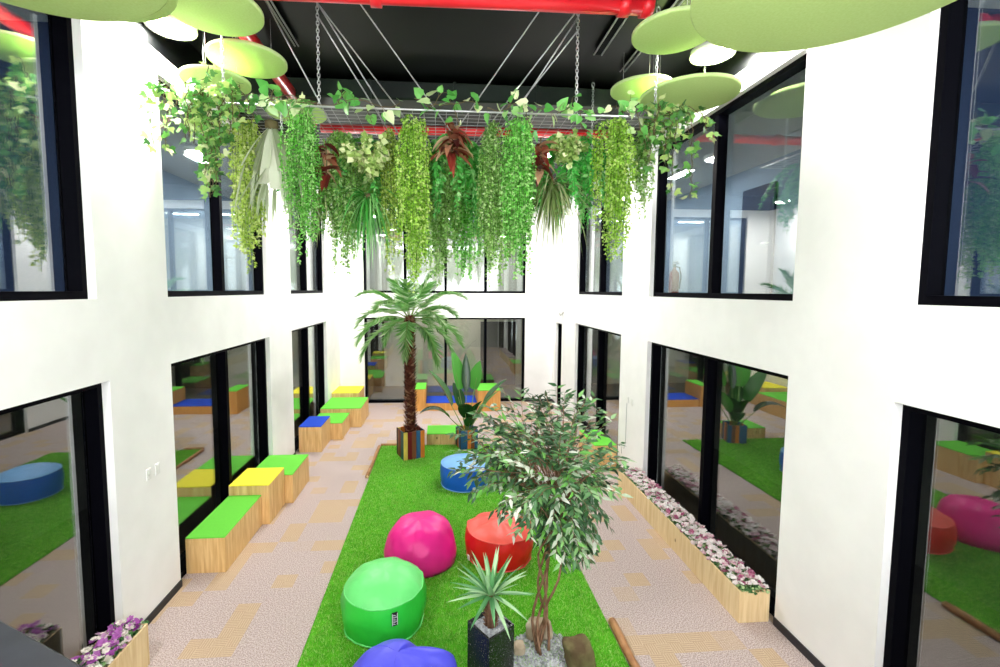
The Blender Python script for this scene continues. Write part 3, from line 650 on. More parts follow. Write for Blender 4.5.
# ivy on both ends
z = .04
o = (-2.45, 4.9, MZ); paths = []
for i in range(26):
    x = R.uniform(-.30, .50); y = R.uniform(-.10, .30)
    paths.append(dangle(x, y, R.uniform(.02, .14), R.uniform(.2, .62), R.uniform(-.22, .18), R.uniform(-.12, .05)))
for k in range(4): paths.append(dangle(.02 + R.uniform(-.1, .12), 0, .05, R.uniform(.8, 1.0), .10, -.03))
paths += [[(.5, 0, .03), (.75, -.02, .06), (1.0, 0, .03), (1.2, .02, .05)], [(-.1, 0, .06), (.05, .1, .28), (.1, .1, .42)], [(-.2, 0, .05), (-.35, -.05, .08), (-.44, -.05, -.05)], [(.2, 0, .05), (.5, .05, .12), (.8, .05, .02)]]
vine('ivy', 'variegated ivy draped over the left end of the mesh with one long strand', paths, 'ivy', IVY, .085, .04, o)
o = (2.40, 4.9, MZ); paths = []
for i in range(16): paths.append(dangle(R.uniform(-.15, .22), R.uniform(-.05, .3), R.uniform(.02, .1), R.uniform(.2, .55), R.uniform(-.1, .16), R.uniform(-.1, .05)))
paths += [dangle(.18, 0, 0, .85, .16, 0), dangle(.12, .1, 0, .75, .05, 0), [(0, 0, .04), (.25, -.04, .1), (.42, -.05, .02), (.5, -.05, -.2)]]
vine('ivy', 'variegated ivy spilling over the right end of the mesh', paths, 'ivy', IVY, .085, .04, o)
# heart leaved vines along the front bar
for lab, x0, x1 in (('heart leaved vine on the front bar between the second chain and the lime green column', -1.30, -.42), ('heart leaved vine on the front bar above the brown leaved plant', -.25, .40),
                    ('heart leaved vine on the front bar above the bright pair of columns', .5, 1.15), ('heart leaved vine on the front bar by the third chain', 1.22, 1.62), ('heart leaved vine with upright leaves left of the right ivy', 1.85, 2.25), ('thin heart leaved vine on the front bar left of the second chain', -1.85, -1.36)):
    L = x1 - x0; pts = [(L * k / 5, R.uniform(-.03, .02), R.uniform(.0, .10)) for k in range(6)]
    vine('pothos_vine', lab, [pts, [(L * .3, 0, .04), (L * .4, -.02, .16)], [(L * .6, 0, .03), (L * .68, -.03, -.16)]], 'pothos', HEART, .125, .085, (x0, 4.88, MZ), stem='stem')

# ------------------------------------------------------------------ artificial turf with logs round it
TX0, TX1, TY0, TY1 = -1.335, 1.745, 2.0, 10.05
t = thing('artificial_turf', 'long bright green artificial turf mat laid on the patterned carpet', 'turf mat', ((TX0 + TX1) / 2, (TY0 + TY1) / 2, 0))
b = MB(); hx, hy = (TX1 - TX0) / 2, (TY1 - TY0) / 2; b.cbox(-hx, hx, -hy, hy, .0, .02, .006); b.build('backing', M['turf'], t)
n = 120000; pos = np.stack([NR.uniform(-hx + .01, hx - .01, n), -hy + (2 * hy) * NR.random(n) ** 1.15, np.full(n, .018)], 1)
d = NR.normal(size=(n, 3)) * .55; d[:, 2] = 1
b = MB(); leaves_on(b, TRI, pos, d, NR.uniform(.022, .04, n), width=.22, tone=np.clip(NR.normal(.5, .22, n), 0, 1)); g = b.build('grass_blades', M['blade'], t); g['kind'] = 'stuff'
def log(label, p, q, r=.045):
    d = Vector(q) - Vector(p); n = int(d.length / .25) + 2
    t = thing('edging_log', label, 'log', p, 0, 'logs edging the turf')
    b = MB(); b.tube([d * (i / (n - 1)) + Vector((R.gauss(0, .006), R.gauss(0, .006), r * .9)) for i in range(n)], [r * R.uniform(.88, 1.1) for i in range(n)], 10); b.build('log_body', M['log'], t)
    b = MB()
    e = d.normalized(); b.tube([d + Vector((0, 0, r * .9)) - e * .002, d + Vector((0, 0, r * .9)) + e * .008], r * .82, 10); b.build('cut_end', M['wood_pale'], t)
log('brown log along the right edge of the turf near the camera', (TX1 + .04, 2.2, 0), (TX1 + .04, 4.42, 0), .042)
log('thin brown log along the far left edge of the turf', (TX0 - .035, 10.0, 0), (TX0 - .035, 8.35, 0), .032)
log('thin brown log across the far end of the turf, left of the striped planter', (TX0, 10.09, 0), (-.95, 10.09, 0), .03)
log('brown log along the left edge of the turf near the camera', (TX0 - .04, 3.6, 0), (TX0 - .04, 2.1, 0), .042)

# ------------------------------------------------------------------ bean bags
def bag(name, label, cat, loc, r, h, top, side, seed, dome=.05, bulge=.04, sag=.03, tagpos=None, group=None, lean=(0, 0), wr=1., pipc=None):
    t = thing(name, label, cat, loc, 0, group); n = 72
    def surf(prof, th, m, u0):
        pass
    def ring(r0, z, k): # wrinkled ring
        out = []
        for i in range(n):
            a = 2 * PI * i / n; nn = noise.noise(Vector((math.cos(a) * 2.2, math.sin(a) * 2.2, z * 5 + seed))); n2 = noise.noise(Vector((math.cos(a) * 6 + seed, math.sin(a) * 6, z * 9)))
            rr = r0 * (1 + (.03 * nn + .018 * n2) * wr); out.append((rr * math.cos(a) + lean[0] * z / h, rr * math.sin(a) + lean[1] * z / h, z + sag * nn * (z / h) ** 2))
        return out
    seamz = h * .86
    b = MB(); P = []; K = 16
    for k in range(K + 1):
        u = k / K; z = .012 + (seamz - .012) * u; P.append(ring(r * (.955 + .045 * math.sin(min(1, u * 1.6) * PI / 2) + bulge * math.sin(u * PI) - .03 * u ** 6), z, k))
    v = [p for q in P for p in q]; F = [(k * n + i, k * n + (i + 1) % n, (k + 1) * n + (i + 1) % n, (k + 1) * n + i) for k in range(K) for i in range(n)] + [tuple(range(n))[::-1]]
    b.add(v, F, smooth=True); b.build('side_panel', M[side], t)
    b = MB(); Q = [P[-1]]; K2 = 12
    for k in range(1, K2 + 1):
        u = k / K2; rr = 1 - u; q = []
        for i, p in enumerate(P[-1]):
            f = rr if k < K2 else .001; cx, cy = lean[0] * seamz / h, lean[1] * seamz / h
            x, y = cx + (p[0] - cx) * f, cy + (p[1] - cy) * f
            w = noise.noise(Vector((x * 5 + seed, y * 5, seed * 2))) * .028 + noise.noise(Vector((x * 13, y * 13 + seed, 1))) * .010
            q.append((x, y, p[2] * f + seamz * (1 - f) + (h - seamz + dome) * (1 - rr ** 2.4) ** .8 + w * (1 - rr ** 2) * wr))
        Q.append(q)
    v = [p for q in Q for p in q]; F = [(k * n + i, k * n + (i + 1) % n, (k + 1) * n + (i + 1) % n, (k + 1) * n + i) for k in range(K2) for i in range(n)]
    b.add(v, F, smooth=True); b.build('top_panel', M[top], t)
    b = MB(); b.tube(P[-1] + [P[-1][0]], .007, 6, cap=False); b.build('seam_piping', M[pipc or top], t)
    b = MB(); b.tube([(p[0] * 1.012, p[1] * 1.012, .016) for p in P[0]] + [(P[0][0][0] * 1.012, P[0][0][1] * 1.012, .016)], .009, 6, cap=False); b.build('base_piping', M[pipc or top], t)
    if tagpos:
        az, zz, w, hh, kind = tagpos; e = Vector((math.cos(az), math.sin(az), 0)); s = Vector((-math.sin(az), math.cos(az), 0)); kk = int(zz / seamz * K); i = int(az / (2 * PI) * n) % n
        c = Vector(P[kk][i]) + e * .012; b = MB(); up = Vector((0, 0, 1)); th = e * .006
        q = [c + s * a * w / 2 + up * bb * hh / 2 + th * g for g in (-1, 1) for (a, bb) in ((-1, -1), (1, -1), (1, 1), (-1, 1))]
        b.add(q, [(0, 3, 2, 1), (4, 5, 6, 7), (0, 1, 5, 4), (1, 2, 6, 5), (2, 3, 7, 6), (3, 0, 4, 7)]); tg = b.build('sewn_tag', M['tag_black' if kind == 'black' else 'tag_white'], t)
        if kind == 'black':
            b = MB()
            for j in range(5):
                zc = (-.34 + .17 * j) * hh
                for (a0, a1, h0, h1) in ((-.26, .26, -.05, -.02), (-.26, -.12, -.05, .05), (.12, .26, -.05, .05))[: 3 if j % 2 else 2]:
                    q = [c + s * a * w + up * (zc + bb * hh) + e * .0075 for (a, bb) in ((a0, h0), (a1, h0), (a1, h1), (a0, h1))]; b.add(q, [(0, 1, 2, 3)])
            for sx in (-1, 1):
                q = [c + s * (sx * .44 * w + a) + up * bb * hh + e * .0075 for (a, bb) in ((-.003, -.46), (.003, -.46), (.003, .46), (-.003, .46))]; b.add(q, [(0, 1, 2, 3)])
            b.build('woven_lettering', M['tag_white'], tg)
    return t
bag('bean_bag', 'green drum shaped bean bag with lit top and black tag, front left on the turf', 'bean bag', (-.60, 4.63, .02), .425, .47, 'b_green_top', 'b_green', 1.3, .09, tagpos=(5.12, .31, .055, .13, 'black'), lean=(.0, .0))
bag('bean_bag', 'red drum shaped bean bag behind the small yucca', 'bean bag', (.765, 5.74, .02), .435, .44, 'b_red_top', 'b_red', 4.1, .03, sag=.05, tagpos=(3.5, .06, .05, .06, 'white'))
bag('pouf', 'blue round pouf with lit top beside the tree crown', 'pouf', (.42, 7.98, .02), .43, .455, 'b_blue_top', 'b_blue', 7.7, .02, .015, .01, tagpos=(5.1, .06, .05, .06, 'white'), wr=.4)
def teardrop(label, loc, rx, ry, h, m, seed, apex, rz=0, pw=2.6, lump=0):
    t = thing('bean_bag', label, 'bean bag', loc, rz); n, K = 80, 30; b = MB(); V = []; rings = []
    for k in range(K + 1):
        u = k / K; ph = u * PI / 2; rr = math.cos(ph) ** (2 / pw) if k < K else .001; zz = math.sin(ph) ** (2 / pw); q = []
        low = .93 + .07 * min(1, zz * 4)
        for i in range(n):
            a = 2 * PI * i / n; nn = noise.noise(Vector((math.cos(a) * 1.5 + seed, math.sin(a) * 1.5, zz * 1.5))); n2 = noise.noise(Vector((math.cos(a) * 4 * rr, math.sin(a) * 4 * rr + seed, zz * 3))); fold = abs(noise.noise(Vector((math.cos(a) * 3, math.sin(a) * 3, seed + zz * .6)))) * -.03
            fd = min(1, rr * 1.6); nn *= fd; n2 *= fd; fold *= fd
            s = low * (1 + .05 * nn + .02 * n2 + fold * zz)
            x = rx * rr * math.cos(a) * s + apex[0] * zz ** 2; y = ry * rr * math.sin(a) * s + apex[1] * zz ** 2
            tilt = (apex[2] * math.sin(a) + apex[3] * math.cos(a)) * rr
            if lump: g = math.exp(-((a - .35) / .35) ** 2) * math.exp(-((zz - .75) / .22) ** 2); x += .10 * g; y += .02 * g; zz2 = 1 + .10 * g - .14 * math.exp(-((a - .95) / .22) ** 2) * math.exp(-((zz - .8) / .2) ** 2)
            else: zz2 = 1
            q.append((x, y, max(.0, zz2 * h * zz * (1 + .05 * nn + tilt) + .012 * n2)))
        rings.append(q); V += q
    F = [(k * n + i, k * n + (i + 1) % n, (k + 1) * n + (i + 1) % n, (k + 1) * n + i) for k in range(K) for i in range(n)] + [tuple(range(n))[::-1]]
    b.add(V, F, smooth=True); b.build('body', M[m], t)
    for j in range(3):
        i = int(j * n / 3 + 5) % n; b = MB(); b.tube([Vector(rings[k][i]) * 1.001 for k in range(2, K)], .0025, 5); b.build('seam', M[m], t)
    return t
teardrop('pink rounded bean bag left of the red one', (-.27, 5.70, .02), .475, .46, .52, 'b_pink', 2.2, (-.01, .04, .06, .04), pw=2.75)
teardrop('violet blue slumped bean bag at the bottom edge, in front of the green one', (-.33, 3.40, .02), .52, .44, .56, 'b_violet', 9.5, (-.02, .10, .04, -.05), pw=2.2, lump=1)

# ------------------------------------------------------------------ benches
def bench(name, label, x0, x1, y0, y1, h, top, wood='wood', group='box benches with coloured tops'):
    t = thing(name, label, 'bench box', ((x0 + x1) / 2, (y0 + y1) / 2, 0), 0, group); dx, dy = (x1 - x0) / 2, (y1 - y0) / 2
    b = MB(); w = .018; z1 = h - .02
    b.cbox(-dx, dx, -dy, -dy + w, .0, z1, .002); b.cbox(-dx, dx, dy - w, dy, .0, z1, .002); b.cbox(-dx, -dx + w, -dy + w, dy - w, .0, z1, .002); b.cbox(dx - w, dx, -dy + w, dy - w, .0, z1, .002); b.box(-dx + w, dx - w, -dy + w, dy - w, z1 - .02, z1)
    b.build('box_body', M[wood], t)
    b = MB(); b.cbox(-dx, dx, -dy, dy, z1, h, .006); b.build('top_mat', M['top_' + top], t); return t
XW = XL + .016
bench('box_bench', 'long green topped pine box bench nearest the camera by the left wall', -3.128, -2.66, 5.60, 6.755, .46, 'green')
bench('box_bench', 'tall yellow topped pine box between the two near green benches', -3.128, -2.55, 6.76, 7.42, .61, 'yellow')
bench('box_bench', 'green topped pine box bench just behind the tall yellow box', -3.128, -2.42, 7.425, 8.33, .49, 'green')
bench('box_bench', 'blue topped pine box by the pillar between the left windows', XW, -2.57, 9.80, 10.60, .57, 'blue')
bench('box_bench', 'low green topped pine box behind the blue topped box', XW, -2.30, 10.62, 11.50, .40, 'green')
bench('box_bench', 'green topped pine box in front of the small yellow one in the far left corner', XW, -2.03, 11.56, 12.75, .50, 'green')
bench('box_bench', 'small yellow topped pine box in the far left corner', XW, -2.30, 12.80, 13.7, .62, 'yellow')
bench('box_bench', 'tall narrow green topped orange box before the back window, behind the palm trunk', -.80, -.44, 13.0, 13.9, .66, 'green', 'wood_orange')
bench('box_bench', 'low blue topped orange box before the back window', -.43, 1.05, 13.05, 13.9, .24, 'blue', 'wood_orange')
bench('box_bench', 'green topped orange box right of the low blue one at the back window', 1.06, 1.72, 12.9, 13.9, .62, 'green', 'wood_orange')
bench('box_bench', 'low green topped box at the far end of the turf between the two striped planters', -.32, .50, 10.08, 10.72, .27, 'green', 'wood')
bench('box_bench', 'green topped pine box by the right wall, half behind the tree', 3.03, XR - .016, 8.60, 9.6, .45, 'green')

# ------------------------------------------------------------------ striped planters, palm and broad leaved plant
def striped(label, loc, w, h, rz, cols):
    t = thing('striped_planter', label, 'planter', loc, rz, 'planters of colourful upright slats'); i = 0; n = 5; s = w / n
    for side in range(4):
        rot = Matrix.Rotation(side * PI / 2, 3, 'Z')
        for k in range(n):
            b = MB(); x = -w / 2 + s * k; b.cbox(x + .001, x + s - .001, -w / 2, -w / 2 + .02, 0, h * R.uniform(.985, 1.01), .003)
            b.v = [np.array([rot @ Vector(p) for p in q]) for q in b.v]; c = b.build('slat', M['st_' + cols[(side * n + k) % len(cols)]], t); i += 1
    b = MB(); b.box(-w / 2 + .021, w / 2 - .021, -w / 2 + .021, w / 2 - .021, .02, h - .12); b.build('soil', M['soil'], t)
    return t
striped('striped wooden slat planter holding the palm', (-.64, 9.42, .02), .46, .58, .40, ['yellow', 'maroon', 'brown', 'blue', 'orange', 'dark', 'teal', 'maroon', 'brown', 'dark', 'teal', 'blue', 'dark', 'orange', 'yellow', 'dark', 'brown', 'maroon', 'teal', 'teal'])
striped('blue and orange slat planter behind the blue pouf', (.57, 9.92, .02), .40, .42, .25, ['blue', 'blue', 'orange', 'brown', 'blue', 'teal', 'maroon', 'orange', 'blue', 'dark'])

def palm(loc, H):
    t = thing('palm_tree', 'tall artificial palm with a rough brown trunk and arching fronds', 'palm tree', loc)
    b = MB(); pts = [(.02 * math.sin(k * .5), .012 * math.cos(k * .7), H * k / 16) for k in range(17)]; b.tube(pts, [.085 - .012 * k / 16 for k in range(17)], 14); b.build('trunk', M['palm_trunk'], t)
    T = (np.array([(-.5, 0, 0), (.5, 0, 0), (.34, .55, .22), (0, 1, .42), (-.34, .55, .22), (0, .4, .16)]), [(0, 1, 5), (1, 2, 5), (2, 3, 5), (3, 4, 5), (4, 0, 5)])
    P, D, U = [], [], []
    for i in range(430):
        z = .05 + (H - .1) * i / 430; a = i * 2.399; r = .082 - .012 * z / H; P.append((r * math.cos(a), r * math.sin(a), z)); D.append((math.cos(a) * .45, math.sin(a) * .45, 1)); U.append((math.cos(a), math.sin(a), -.2))
    b = MB(); leaves_on(b, T, P, D, NR.uniform(.085, .12, len(P)), np.array(U), width=.75); b.build('trunk_scales', M['palm_scale'], t)
    for k in range(19):
        az = k * 2.399 + R.uniform(-.2, .2); q0 = k / 18; el = 1.30 - 1.42 * q0; L = R.uniform(1.15, 1.45) * (.85 if k < 4 else 1); droop = R.uniform(1.3, 2.0) + .9 * q0
        f = MB(); p = Vector((math.cos(az) * .05, math.sin(az) * .05, H - .14 + .14 * (1 - q0))); d = Vector((math.cos(az) * math.cos(el), math.sin(az) * math.cos(el), math.sin(el))); pts = [p.copy()]; ds = [d.copy()]; N = 16
        for j in range(N):
            p = p + d * L / N; d = (d + Vector((0, 0, -droop / N * (.4 + 1.2 * j / N)))).normalized(); pts.append(p.copy()); ds.append(d.copy())
        f.tube(pts, [.012 * (1 - .8 * j / N) for j in range(N + 1)], 5, mi=1)
        sv = Vector((-math.sin(az), math.cos(az), 0)); n = 34; PP = []; DD = []; SS = []; UU = []
        for j in range(n):
            u = .18 + .81 * j / n; i0 = min(int(u * N), N - 1); ff = u * N - i0; q = pts[i0].lerp(pts[i0 + 1], ff); dd = ds[i0]
            for sg in (-1, 1):
                nrm = sv.cross(dd); PP.append(q); DD.append(sv * sg * (1 - .5 * u) + dd * (.5 + .8 * u) + Vector((0, 0, -.38)) + Vector((R.gauss(0, .10), R.gauss(0, .10), R.gauss(0, .10)))); SS.append(.34 * math.sin(PI * (.16 + .76 * u)) ** .8 * R.uniform(.85, 1.1)); UU.append(tuple(nrm))
        n2 = len(PP); LF = (np.array([(-.5, 0, 0), (0, 0, .1), (.5, 0, 0), (-.55, .5, -.02), (0, .5, .06), (.55, .5, -.02), (0, 1, -.20)]), [(0, 1, 4, 3), (1, 2, 5, 4), (3, 4, 6), (4, 5, 6)])
        leaves_on(f, LF, PP, DD, SS, np.array(UU), width=.062, tone=np.clip(NR.normal(R.uniform(.4, .75), .24, n2), 0, 1)); f.build('frond', [M['palm_leaf'], M['rachis']], t)
    return t
palm((-.64, 9.42, .48), 2.50)
def paddle(u): return math.sin(PI * min(1, .04 + u * .96) ** .75) ** .75 + .02
def broad(loc):
    t = thing('bird_of_paradise_plant', 'plant with large dark paddle leaves right of the palm trunk', 'plant', loc)
    #  tip direction az, elevation, stalk length, leaf length, leaf width, tone
    for (az, el, sl, ll, w, tone, dr, ro) in [(3.0, 1.08, .72, .95, .46, .62, .35, 0), (2.5, 1.36, 1.0, .92, .44, 1.0, .2, 0), (1.6, 1.40, .95, .85, .20, .12, .3, 0), (.8, 1.30, 1.0, .66, .36, 1.0, .2, 0), (.1, 1.0, .72, .80, .34, .30, .5, 0),
                                         (-.4, 1.05, .50, .78, .30, .85, .6, 0), (3.4, .80, .60, .72, .30, .05, 1.5, 0), (4.5, 1.25, .42, .50, .34, .03, 1.4, 0), (5.5, 1.2, .35, .60, .30, .10, .9, 0), (5.0, 1.0, .25, .5, .26, .3, 1.0, 0), (2.2, 1.2, .6, .6, .3, .25, .6, 0)]:
        d = Vector((math.cos(az) * math.cos(el), math.sin(az) * math.cos(el), math.sin(el))); e = d * sl
        f = MB(); f.tube([(0, 0, 0), e * .5, e], [.014, .011, .008], 6, mi=1)
        blade(f, e, az, el, ll, w, dr, tone, 14, 0, .18, profile=paddle); f.tube([e, e + d * ll * .4], .006, 4, mi=1); f.build('leaf', [M['banana'], M['rachis']], t)
    return t
broad((.57, 9.92, .30))

# ------------------------------------------------------------------ granite planter with yucca
t = thing('granite_planter', 'square black speckled granite planter at the bottom centre', 'planter', (.43, 3.73, .02), .62)
b = MB(); w = .145; hh = .60
for (x0, x1, y0, y1) in ((-w, w, -w, -w + .02), (-w, w, w - .02, w), (-w, -w + .02, -w + .02, w - .02), (w - .02, w, -w + .02, w - .02)): b.cbox(x0, x1, y0, y1, 0, hh, .003)
b.build('stone_shell', M['granite'], t)
b = MB(); b.box(-w + .02, w - .02, -w + .02, w - .02, .02, hh - .03)
pv = (np.array([(-.5, -.4, 0), (.5, -.5, 0), (.45, .5, 0), (-.5, .4, 0), (0, 0, .6)]), [(0, 1, 4), (1, 2, 4), (2, 3, 4), (3, 0, 4)])
n = 700; P = np.stack([NR.uniform(-w + .03, w - .03, n), NR.uniform(-w + .03, w - .03, n), NR.uniform(hh - .034, hh - .026, n)], 1); d = NR.normal(size=(n, 3)); d[:, 2] *= .3
leaves_on(b, pv, P, d, NR.uniform(.008, .018, n), (0, 0, 1.)); g = b.build('pebble_fill', M['gravel'], t); g['kind'] = 'stuff'
t = thing('yucca_plant', 'small yucca with a rosette of pale edged blades in the granite planter', 'plant', (.43, 3.73, .58))
b = MB(); b.tube([(0, 0, 0), (.005, 0, .12), (.0, 0, .30)], [.048, .042, .038], 12); T = (np.array([(-.5, 0, 0), (.5, 0, 0), (0, 1, .5)]), [(0, 1, 2)]); P = []; D = []; U = []
for i in range(110): a = i * 2.4; P.append((.042 * math.cos(a), .042 * math.sin(a), .01 + .27 * i / 110)); D.append((math.cos(a) * .5, math.sin(a) * .5, 1)); U.append((math.cos(a), math.sin(a), 0))
leaves_on(b, T, P, D, .04, np.array(U), width=.9); b.build('stem', M['bark'], t)
for k in range(46):
    az = k * 2.399; el = 1.45 - 1.75 * (k / 45); f = MB(); blade(f, (math.cos(az) * .02, math.sin(az) * .02, .29), az, el, R.uniform(.31, .41), .045, R.uniform(.1, .45), R.uniform(.2, 1), 7, fold=.22); f.build('leaf', M['yucca'], t)

# ------------------------------------------------------------------ multi stemmed tree with gravel and rocks
t = thing('gravel_bed', 'bed of grey and white gravel round the tree stems', 'gravel', (.98, 3.95, .02)); t['kind'] = 'stuff'
b = MB(); b.lathe([(0, .004), (.30, .006), (.36, .0)], 28, cap=False); n = 2600; a = NR.uniform(0, 2 * PI, n); r = .37 * np.sqrt(NR.random(n)); P = np.stack([r * np.cos(a), r * np.sin(a) * 1.1, np.full(n, .004)], 1); d = NR.normal(size=(n, 3)); d[:, 2] *= .3
leaves_on(b, pv, P, d, NR.uniform(.014, .030, n), (0, 0, 1.)); g = b.build('pebbles', M['gravel'], t); g['kind'] = 'stuff'
def rock(label, loc, sx, sy, sz, m, seed):
    me = bpy.data.meshes.new('rock'); import bmesh; bm = bmesh.new(); bmesh.ops.create_icosphere(bm, subdivisions=4, radius=1)
    for v in bm.verts:
        c = v.co; c = Vector([math.copysign(abs(q) ** .6, q) for q in c]); k = 1 + .22 * noise.noise(c * 1.1 + Vector((seed, 0, 0))) + .08 * noise.noise(c * 3 + Vector((0, seed, 0))) + .03 * noise.noise(c * 8)
        v.co = Vector((c.x * sx * k, c.y * sy * k, max(c.z * sz * k, -sz * .8) + sz * .8))
    bm.to_mesh(me); bm.free(); me.materials.append(M[m]); [setattr(p, 'use_smooth', True) for p in me.polygons]
    o = bpy.data.objects.new('rock', me); COL.objects.link(o); o.location = loc; return tag(o, label, 'rock')
rock('big mossy brown rock right of the gravel bed', (1.28, 3.92, .02), .13, .12, .13, 'rock', 3)
rock('small tan rock left of the tree stems', (.745, 4.10, .02), .055, .06, .05, 'rock_tan', 8)
rock('tan brown rock behind the tree stems', (.98, 4.27, .02), .13, .08, .10, 'rock_tan', 13)
def tree(loc):
    t = thing('ficus_tree', 'slender tree with twisted thin stems and a crown of variegated leaves', 'tree', loc); tips = []
    for i in range(6):
        a = i * 2 * PI / 6; s = MB(); x0, y0 = .05 * math.cos(a), .05 * math.sin(a); pts = []
        for k in range(15):
            u = k / 14; tw = a + 2.2 * math.sin(u * 3 + i) ; rr = .055 + .10 * math.sin(u * PI * 1.7 + i * .9) * (1 - u * .4) * min(1, u * 4) + .22 * max(0, u - .72)
            pts.append((rr * math.cos(tw) + .05 * u, rr * math.sin(tw), 1.55 * u))
        s.tube(pts, [.0145 - .006 * k / 14 for k in range(15)], 7); s.build('stem', M['bark'], t); tips.append(Vector(pts[-1])); tips.append(Vector(pts[10])); tips.append(Vector(pts[12]))
    bb = MB(); P = []; D = []
    for i in range(310):
        while True:
            zz = R.uniform(1.08, 2.44); rm = .73 * min(1, .20 + .80 * (zz - 1.08) / .82) * (1 if zz < 2.15 else 1 - .5 * ((zz - 2.15) / .29) ** 2); a = R.uniform(0, 2 * PI); rr = rm * math.sqrt(R.random())
            break
        c = Vector((rr * math.cos(a) - .04 + .42 * max(0, 1.8 - zz), rr * math.sin(a) * .8, zz + R.gauss(0, .03)))
        s = min(tips, key=lambda p: (p - c).length + R.random() * .3); mid = s.lerp(c, .5) + Vector((R.gauss(0, .04), R.gauss(0, .04), .08)); bb.tube([s, mid, c], [.005, .0035, .002], 4, cap=False)
        ax = (c - mid).normalized(); ax.z -= .25; ax.normalize(); e = c + ax * .16 + Vector((0, 0, -.03)); bb.tube([c, e], .002, 3, cap=False)
        for k in range(13):
            u = k / 12; p = mid.lerp(c, .05 + .95 * min(1, u * 1.7)) if u < .58 else c.lerp(e, (u - .58) / .42)
            sd = ax.cross(Vector((0, 0, 1))).normalized() * (1 if k % 2 else -1); P.append(p); D.append(sd * .8 + ax * .8 + Vector((R.gauss(0, .25), R.gauss(0, .25), R.gauss(-.35, .25))))
    bb.build('twigs', M['bark'], t); f = MB(); n = len(P); tone = np.repeat(NR.uniform(.05, .95, n // 13), 13) + NR.normal(0, .16, n)
    LFX = (np.array([(0, 0, 0), (-.20, .32, .04), (-.13, .68, .02), (0, .5, 0), (.13, .68, .02), (.20, .32, .04), (0, 1.08, -.06)]), [(0, 3, 2, 1), (0, 5, 4, 3), (3, 6, 2), (3, 4, 6)])
    leaves_on(f, LFX, P, D, NR.uniform(.068, .108, n), np.array([0, -.3, 1.]) + NR.normal(size=(n, 3)) * .4, tone=np.clip(tone, 0, 1)); f.build('foliage', M['ficus'], t); return t
tree((.98, 4.08, .02))

# ------------------------------------------------------------------ flower boxes
def flower_box(label, x0, x1, y0, y1, h, pet, seed, cell=.046):
    t = thing('flower_planter', label, 'planter', ((x0 + x1) / 2, (y0 + y1) / 2, 0)); dx, dy = (x1 - x0) / 2, (y1 - y0) / 2; w = .02
    b = MB()
    for q in ((-dx, dx, -dy, -dy + w), (-dx, dx, dy - w, dy), (-dx, -dx + w, -dy + w, dy - w), (dx - w, dx, -dy + w, dy - w)): b.cbox(*q, 0, h, .003)
    b.box(-dx + w, dx - w, -dy + w, dy - w, h - .1, h - .05); b.build('box_body', M['wood_pale'], t)
    PT = (np.array([(0, 0, 0), (-.42, .55, .10), (-.2, 1, .02), (.2, 1, .02), (.42, .55, .10)]), [(0, 4, 3, 2, 1)])
    protos = []
    def head(b, c, tone, s):
        az = R.uniform(0, 6); tl = Vector((R.gauss(0, .35), R.gauss(0, .35), 1)).normalized(); a0 = tl.orthogonal().normalized(); a1 = tl.cross(a0); P = []; D = []; U = []
        for j in range(7):
            a = az + j * 2 * PI / 6 + (.5 if j == 6 else 0); e = a0 * math.cos(a) + a1 * math.sin(a); P.append(c); D.append(e + tl * (.35 if j < 6 else 1.2)); U.append(tuple(tl))
        leaves_on(b, PT, P, D, s, np.array(U), tone=np.clip(tone + NR.normal(0, .06, 7), 0, 1))
    spots = []; y = -dy + .03
    ny = max(1, int(2 * dy / cell)); nx = max(3, int(2 * dx / cell))
    for i in range(ny):
        for j in range(nx):
            spots.append(Vector((-dx + .01 + (2 * dx - .02) * (j + .5) / nx + R.gauss(0, .012), -dy + .02 + (2 * dy - .04) * (i + .5) / ny + R.gauss(0, .012), h + .03 + R.uniform(-.01, .045) - .03 * (abs((j + .5) / nx - .5) * 2) ** 3)))
    meshes = []
    for k in range(8):
        b = MB(); head(b, Vector((0, 0, 0)), [.95, .05, .75, .9, .5, .3, .85, .62][k], .036); o = b.build('flower', M[pet], t); meshes.append(o.data); spots0 = spots.pop(0); o.location = spots0
    for c in spots[:92]:
        o = bpy.data.objects.new('flower', R.choice(meshes)); COL.objects.link(o); o.parent = t; o.location = c; o.rotation_euler = (R.gauss(0, .3), R.gauss(0, .3), R.uniform(0, 6)); o.scale = (1, 1, 1) if True else o.scale
    rest = spots[92:]
    if rest:
        b = MB()
        for c in rest: head(b, c, R.choice([.95, .05, .75, .9, .5, .3, .85, .62]), R.uniform(.03, .042))
        o = b.build('blossoms', M[pet], t); o['kind'] = 'stuff'
    b = MB(); n = int(1500 * 2 * dy * 2 * dx / .33) + 300; P = np.stack([NR.uniform(-dx + .03, dx - .03, n), NR.uniform(-dy - .01, dy + .01, n), NR.uniform(h - .045, h + .03, n)], 1); inside = (np.abs(P[:, 0]) > dx - .02) | (np.abs(P[:, 1]) > dy - .02); P[inside, 2] = np.maximum(P[inside, 2], h - .01)
    d = NR.normal(size=(n, 3)); d[:, 2] = abs(d[:, 2]) * .4; leaves_on(b, LEAF_N, P, d, NR.uniform(.02, .042, n)); o = b.build('leaves', M['flower_leaf'], t); o['kind'] = 'stuff'
    return t
flower_box('long pine trough of white and pink flowers under the right window', 3.13, XR - .03, 4.34, 7.62, .35, 'petal', 1)
flower_box('pine trough of purple and white flowers at the bottom left corner', XL + .03, -2.72, 2.2, 4.22, .40, 'petal_purple', 2)

